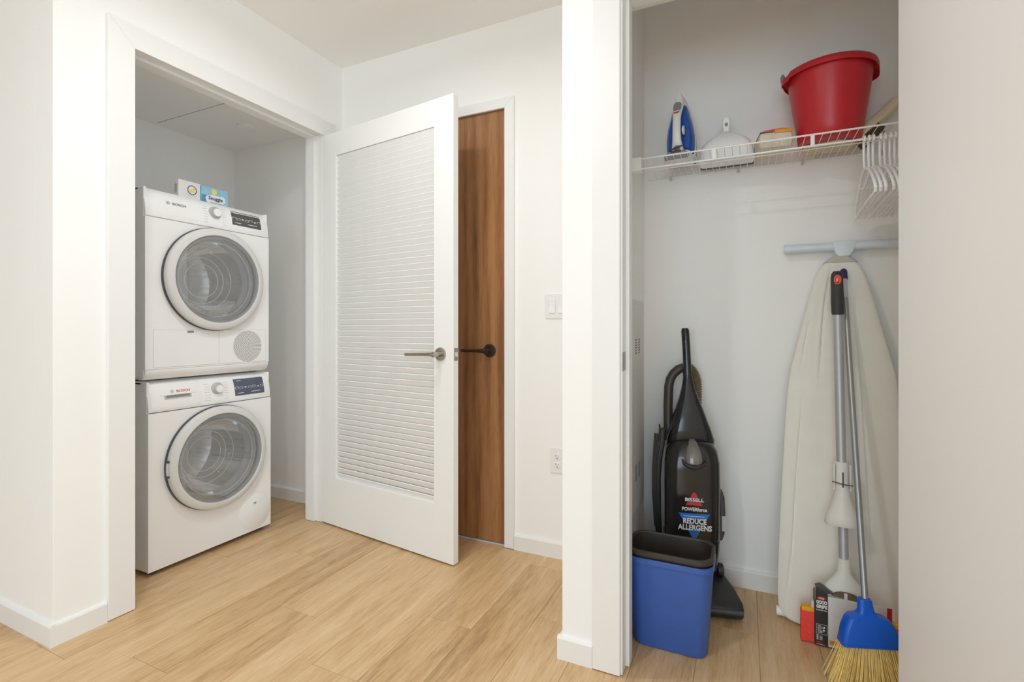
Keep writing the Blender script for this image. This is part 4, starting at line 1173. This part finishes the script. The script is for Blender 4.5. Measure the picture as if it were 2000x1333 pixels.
CREASES = [([(0.90, -0.066), (1.034, -0.060), (1.171, -0.049), (1.262, -0.034)], 0.92, 1.25), ([(0.955, -0.122), (1.065, -0.104), (1.154, -0.103)], 0.95, 1.15), ([(0.094, -0.171), (0.259, -0.153), (0.50, -0.142), (0.746, -0.126)], 0.10, 0.74), ([(0.30, 0.085), (0.9, 0.060), (1.15, 0.04)], 0.35, 1.1)]
secs = []
NU = 150
ss = [0.0, 0.003, 0.007, 0.012, 0.018, 0.026, 0.036, 0.05, 0.07] + [0.10 + k * 0.04 for k in range(30)] + [1.285, 1.297, 1.308, 1.318, 1.326, 1.332, BL]
for s in ss:
    hw = board_hw(s)
    top = []
    for k in range(NU + 1):
        u = -1 + 2 * k / NU
        x_ = hw * u
        fold = 0.0016 * math.sin(x_ * 62 + s * 3.1 + 1.2 * math.sin(s * 5)) * max(0.0, min(1, (0.55 - abs(u + 0.15)) * 4 + 1)) * (0.35 + 0.65 * math.sin(PI * min(1, s / 1.1)))
        for line, s0, s1 in CREASES:
            if s0 - 0.06 < s < s1 + 0.06:
                fade = min(1.0, max(0.0, (s - s0 + 0.06) / 0.12), max(0.0, (s1 + 0.06 - s) / 0.12))
                dx = x_ - lerp(line, s)
                fold -= fade * 0.0060 * math.exp(-(dx / 0.0032) ** 2)
                fold += fade * 0.0030 * math.exp(-((dx + 0.009) / 0.0065) ** 2)
        edge = 0.010 * (abs(u) ** 12)
        top.append((x_ + 0.012 * s, -0.016 - fold + edge, s))
    bot = [(hw * q + 0.012 * s, y_, s) for q, y_ in ((0.985, 0.012), (0.5, 0.016), (-0.5, 0.016), (-0.985, 0.012))]
    secs.append(top + bot)
MB().loft(secs).build('padded_cover', BOARD, ib, 0, 60)
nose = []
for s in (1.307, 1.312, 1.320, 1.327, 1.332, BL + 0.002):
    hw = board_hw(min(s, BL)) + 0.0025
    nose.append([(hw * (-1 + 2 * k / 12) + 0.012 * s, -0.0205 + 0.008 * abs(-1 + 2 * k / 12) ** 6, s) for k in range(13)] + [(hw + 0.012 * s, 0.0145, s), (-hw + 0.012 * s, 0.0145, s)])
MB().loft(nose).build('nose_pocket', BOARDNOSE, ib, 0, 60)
# T shaped leg end seen above the nose
TX, TS = 0.028, 1.371
MB().tube([(-0.162, -0.002, TS), (0.218, -0.002, TS)], 0.0172, 20).build('leg_foot_bar', TUBEB, ib)
for s in (-1, 1):
    xe = -0.162 if s < 0 else 0.218
    MB().tube([(xe - s * 0.017, -0.002, TS), (xe + s * 0.004, -0.002, TS)], 0.0184, 20).build('end_cap', TUBEB, ib)
MB().prism([(TX - 0.036, TS + 0.017), (TX + 0.038, TS + 0.017), (TX + 0.034, TS - 0.008), (TX + 0.026, TS - 0.028), (TX + 0.016, TS - 0.042), (TX - 0.020, TS - 0.042), (TX - 0.028, TS - 0.028), (TX - 0.033, TS - 0.008)], 'y', -0.022, 0.016).build('leg_joint', TUBEB, ib, 0.004, 40)
MB().tube([(0.02, 0.024, 0.30), (TX, 0.022, 1.35)], 0.010, 12).build('leg_tube', TUBEB, ib)
MB().tube([(-0.202, 0.014, 0.024), (0.23, 0.014, 0.024)], 0.0165, 16).build('leg_foot_bar', HANGW, ib)

# ================================================================== BUTTERFLY MOP
mp = thing('sponge_mop', (0.315, 1.948, 0), 'red sponge mop with a black and white card sleeve leaning on the ironing board', 'mop')
for s in (-1, 1):
    q = MB()
    secs = []
    for k in range(9):
        x_ = s * (0.004 + 0.137 * k / 8)
        wob = 0.0012 * math.sin(k * 2.1)
        secs.append([(x_, y_, z_) for y_, z_ in rrect(0.002 + wob, 0.0545 + wob, 0.014, 0.0525, 0.004, 4)])
    q.loft(secs).build('sponge', SPONGER, mp, 0, 50)
    MB().box(min(s * 0.004, s * 0.139), max(s * 0.004, s * 0.139), -0.010, 0.014, 0.104, 0.119).build('sponge_backing', SPONGEY, mp, 0.003, 0)
    MB().box(min(s * 0.006, s * 0.110), max(s * 0.006, s * 0.110), -0.006, 0.010, 0.117, 0.140).build('wing', MOPW, mp, 0.003, 0)
# card sleeve: front with black strip, side, top fold
MB().box(-0.064, 0.108, -0.0192, -0.0180, 0.006, 0.172).build('card_front', CARDW, mp, 0, 0)
MB().prism([(-0.1015, 0.006), (-0.064, 0.006), (-0.066, 0.180), (-0.100, 0.196)], 'y', -0.0202, -0.0185).build('card_strip', CARDB, mp, 0, 0)
MB().prism([(-0.0195, 0.006), (0.022, 0.010), (0.022, 0.17), (-0.0195, 0.196)], 'x', -0.1030, -0.1014).build('card_side', CARDB, mp, 0, 0)
MB().prism([(-0.1, 0.1962), (-0.066, 0.1805), (-0.05, 0.186), (-0.085, 0.203)], 'y', -0.020, 0.006).build('card_top_fold', DARKPL, mp, 0, 0)
MB().box(0.095, 0.108, -0.0202, -0.0190, 0.110, 0.172).build('card_red_mark', PRINTR, mp, 0, 0)
MB().prism(circle(-0.083, 0.1625, 0.0135, 28, 0.0052), 'y', -0.0210, -0.0200).build('brand_oval', PRINTR, mp, 0, 0)
CY = -0.0212
text_mesh('OXO', 0.016, 0.006, face_ny(-0.083, CY - 0.0001, 0.1625), PRINTW, 'brand_lettering', mp, 0.02, 0.0003)
text_mesh('GOOD', 0.031, 0.0125, face_ny(-0.0825, CY + 0.0008, 0.1490), PRINTW, 'card_lettering', mp, 0.06, 0.0004)
text_mesh('GRIPS', 0.031, 0.0125, face_ny(-0.0825, CY + 0.0008, 0.1345), PRINTW, 'card_lettering', mp, 0.06, 0.0004)
text_mesh('butterfly mop', 0.030, 0.0062, face_ny(-0.0825, CY + 0.0008, 0.1225), PRINTW, 'card_lettering', mp, 0.02, 0.0004)
ln = MB()
for a, b, c_, d_ in ((-0.098, -0.0665, 0.0748, 0.0755), (-0.098, -0.0665, 0.0430, 0.0437), (-0.098, -0.0972, 0.043, 0.0755), (-0.0673, -0.0665, 0.043, 0.0755)):
    ln.box(a, b, CY + 0.0006, CY + 0.0012, c_, d_)
for k in range(7):
    ln.box(-0.094, -0.094 + 0.010 + 0.004 * (k % 3), CY + 0.0006, CY + 0.0012, 0.070 - 0.0038 * k, 0.0712 - 0.0038 * k)
ln.prism(circle(-0.075, 0.066, 0.003, 12), 'y', CY + 0.0006, CY + 0.0012).prism(circle(-0.076, 0.057, 0.003, 12), 'y', CY + 0.0006, CY + 0.0012).prism(circle(-0.083, 0.050, 0.002, 12), 'y', CY + 0.0006, CY + 0.0012)
for k in range(5):
    ln.box(-0.097, -0.091, CY + 0.0006, CY + 0.0012, 0.038 - 0.0035 * k, 0.0395 - 0.0035 * k)
    if k < 4:
        ln.box(-0.088, -0.080, CY + 0.0006, CY + 0.0012, 0.036 - 0.0040 * k, 0.0375 - 0.0040 * k)
ln.box(-0.097, -0.072, CY + 0.0006, CY + 0.0012, 0.0085, 0.0095)
ln.build('card_print', PRINTW, mp, 0, 0)
MB().box(-0.096, -0.082, CY + 0.0006, CY + 0.0012, 0.013, 0.018).build('card_red_print', PRINTR, mp, 0, 0)
MB().box(-0.056, -0.012, -0.0198, -0.0191, 0.1135, 0.1142).box(-0.056, -0.012, -0.0198, -0.0191, 0.1100, 0.1107).box(-0.052, -0.016, -0.0198, -0.0191, 0.1065, 0.1072).build('fine_print', APPGREY, mp, 0, 0)
MB().box(-0.060, -0.02, -0.0200, -0.0190, 0.0155, 0.0290).build('card_orange_print', LABO, mp, 0, 0)
# head bell, pole and collars along the leaning axis
top = Vector((-0.0156, 0.152, 1.260)); bot = Vector((-0.014, 0.004, 0.150))
ax = (top - bot).normalized()
def on(z):
    return bot + ax * ((z - bot.z) / ax.z)
def msec(z, hw, hd, n=20, dy=0.0):
    c = on(z)
    return [(c.x + hw * math.cos(2 * PI * k / n), c.y + dy + hd * math.sin(2 * PI * k / n), z) for k in range(n)]
MB().loft([msec(0.125, 0.071, 0.016), msec(0.160, 0.072, 0.018), msec(0.185, 0.066, 0.019), msec(0.208, 0.050, 0.019), msec(0.228, 0.032, 0.018), msec(0.248, 0.0205, 0.0175), msec(0.292, 0.0180, 0.0175)]).build('head_socket', MOPW, mp, 0, 50)
ar = [(-0.040 + bot.x, 0.176), (0.040 + bot.x, 0.172)] + [(bot.x + 0.041 * math.cos(a), 0.174 + 0.020 * math.sin(a)) for a in [PI * k / 12 for k in range(1, 12)]]
MB().prism(ar, 'y', -0.0165, -0.0105).build('socket_opening_shade', BRUSHB, mp, 0, 0)  # flat dark insert paints the shade inside the arch opening
MB().box(bot.x - 0.005, bot.x + 0.004, -0.0175, -0.0160, 0.172, 0.192).build('socket_strut', MOPW, mp, 0, 0)
MB().tube([on(0.285), on(0.42)], 0.0145, 20).build('lower_pole', ALU, mp)
MB().loft([msec(0.398, 0.052, 0.026, dy=-0.004), msec(0.402, 0.0545, 0.028, dy=-0.004), msec(0.425, 0.050, 0.027, dy=-0.003), msec(0.455, 0.036, 0.024), msec(0.490, 0.025, 0.021), msec(0.512, 0.0215, 0.0205)]).build('wringer_bell', MOPW, mp, 0, 50)
MB().loft([msec(0.508, 0.0205, 0.0200), msec(0.60, 0.0190, 0.0185), msec(0.604, 0.0165, 0.016)]).build('collar', MOPW, mp, 0, 50)
for s in (-1, 1):
    c = on(0.55)
    MB().box(c.x + s * 0.0235 - 0.003, c.x + s * 0.0235 + 0.003, c.y - 0.012, c.y + 0.004, 0.51, 0.598).build('collar_prong', MOPW, mp, 0.0012, 0)
MB().tube([on(0.590), on(1.115)], 0.0148, 20).build('pole', ALU, mp)
c = on(0.535)
MB().box(c.x - 0.0018, c.x + 0.0022, c.y - 0.0212, c.y - 0.0185, 0.512, 0.574).tube([(c.x - 0.031, c.y - 0.021, 0.541), (c.x, c.y - 0.0225, 0.534), (c.x + 0.029, c.y - 0.020, 0.532)], 0.0018, 8).build('zip_tie', DARKPL, mp)
gs = [msec(1.108, 0.0178, 0.0178), msec(1.115, 0.0192, 0.0192), msec(1.15, 0.0200, 0.0200), msec(1.20, 0.0192, 0.019), msec(1.24, 0.0190, 0.015), msec(1.255, 0.0165, 0.012), msec(1.264, 0.010, 0.008)]
gr = MB().loft(gs).build('grip', GRIP, mp, 0, 50)
hc = on(1.232)
MB().lathe([(1.0, 0.0)], 'y') if False else None
sl = []
for k in range(28):
    a = 2 * PI * k / 28
    sl.append((hc.x + 0.0085 * math.cos(a), hc.y - 0.0165, 1.232 + 0.0150 * math.sin(a)))
MB().tube(sl, 0.0034, 8, closed=True).build('hang_loop', HOOKR, gr)
MB().prism([(hc.x + 0.0075 * math.cos(2 * PI * k / 20), 1.232 + 0.0140 * math.sin(2 * PI * k / 20)) for k in range(20)], 'y', hc.y - 0.0170, hc.y - 0.014).build('loop_recess', HOOKR, gr, 0, 0)
MB().prism([(hc.x - 0.002 + 0.0028 * math.cos(2 * PI * k / 16), 1.231 + 0.0075 * math.sin(2 * PI * k / 16)) for k in range(16)], 'y', hc.y - 0.0176, hc.y - 0.0165).build('loop_hole', BOARDNOSE, gr, 0, 0)

# ================================================================== BROOM
bm_ = thing('angle_broom', (0.335, 1.790, 0), 'blue headed broom with straw yellow bristles leaning in front of the mop', 'broom', math.radians(14))
# axis from socket to cap, in local coordinates
inv = Matrix.Rotation(-math.radians(14), 3, 'Z')
cap = inv @ (Vector((0.3290, 2.163, 1.278)) - Vector((0.335, 1.790, 0)))
soc = inv @ (Vector((0.331, 1.800, 0.195)) - Vector((0.335, 1.790, 0)))
bx_ = (cap - soc).normalized()
MB().tube([soc, soc + bx_ * ((cap - soc).length - 0.035)], 0.0092, 18).build('pole', CHROME, bm_)
ls = (cap - soc).length
MB().tube([soc + bx_ * (ls - 0.115), soc + bx_ * (ls - 0.040)], 0.0095, 18).build('pole_label', LTGREY, bm_)
MB().tube([soc + bx_ * (ls - 0.042), soc + bx_ * (ls - 0.015), soc + bx_ * (ls - 0.005), cap], [0.0118, 0.0120, 0.0100, 0.004], 18).build('hang_cap', CAPB, bm_)
def bsec(z, xc, hw, hd, yc=0.0, tilt=0.0, r=0.012):
    return [(xc + x_, yc + y_, z + tilt * x_) for x_, y_ in rrect(0, 0, hw, hd, r, 6)]
MB().loft([bsec(0.125, 0.002, 0.079, 0.025, 0.0, 0.06), bsec(0.132, 0.002, 0.0785, 0.025, 0.0, 0.06), bsec(0.165, 0.001, 0.071, 0.024, 0.001, 0.02), bsec(0.190, 0.0, 0.060, 0.022, 0.003), bsec(0.198, -0.001, 0.050, 0.021, 0.005), bsec(0.203, -0.001, 0.030, 0.018, 0.008, 0, 0.01), bsec(0.212, -0.002, 0.021, 0.0155, 0.011, 0, 0.012), bsec(0.240, -0.002, 0.0185, 0.0145, 0.019, 0, 0.0135), bsec(0.243, -0.002, 0.0165, 0.0125, 0.020, 0, 0.0115)]).build('broom_head', BROOMB, bm_, 0, 45)
MB().loft([bsec(0.119, 0.002, 0.0795, 0.0255, 0, 0.06), bsec(0.127, 0.002, 0.0800, 0.0260, 0, 0.06)]).build('head_band', BROOMB, bm_, 0, 45)
bs = MB()
random.seed(3)
for i in range(44):
    for j in range(9):
        u = -1 + 2 * (i + random.random() * 0.7) / 43.5
        w_ = -1 + 2 * (j + random.random() * 0.7) / 8.5
        x0, y0 = 0.002 + 0.074 * u, 0.021 * w_
        z0 = 0.124 + 0.06 * x0
        x1 = 0.002 + 0.118 * u + random.uniform(-0.006, 0.006)
        y1 = 0.034 * w_ - 0.004 + random.uniform(-0.005, 0.005)
        z1 = 0.001 + random.random() * 0.006
        xm, ym, zm_ = (x0 * 0.55 + x1 * 0.45), (y0 * 0.55 + y1 * 0.45) + random.uniform(-.002, .002), z0 * 0.5 + z1 * 0.5
        bs.tube([(x0, y0, z0), (xm, ym, zm_), (x1, y1, z1)], [0.0011, 0.00105, 0.0008], 5)
tag(bs.build('bristles', BRIST, bm_, 0, 60), kind='stuff')
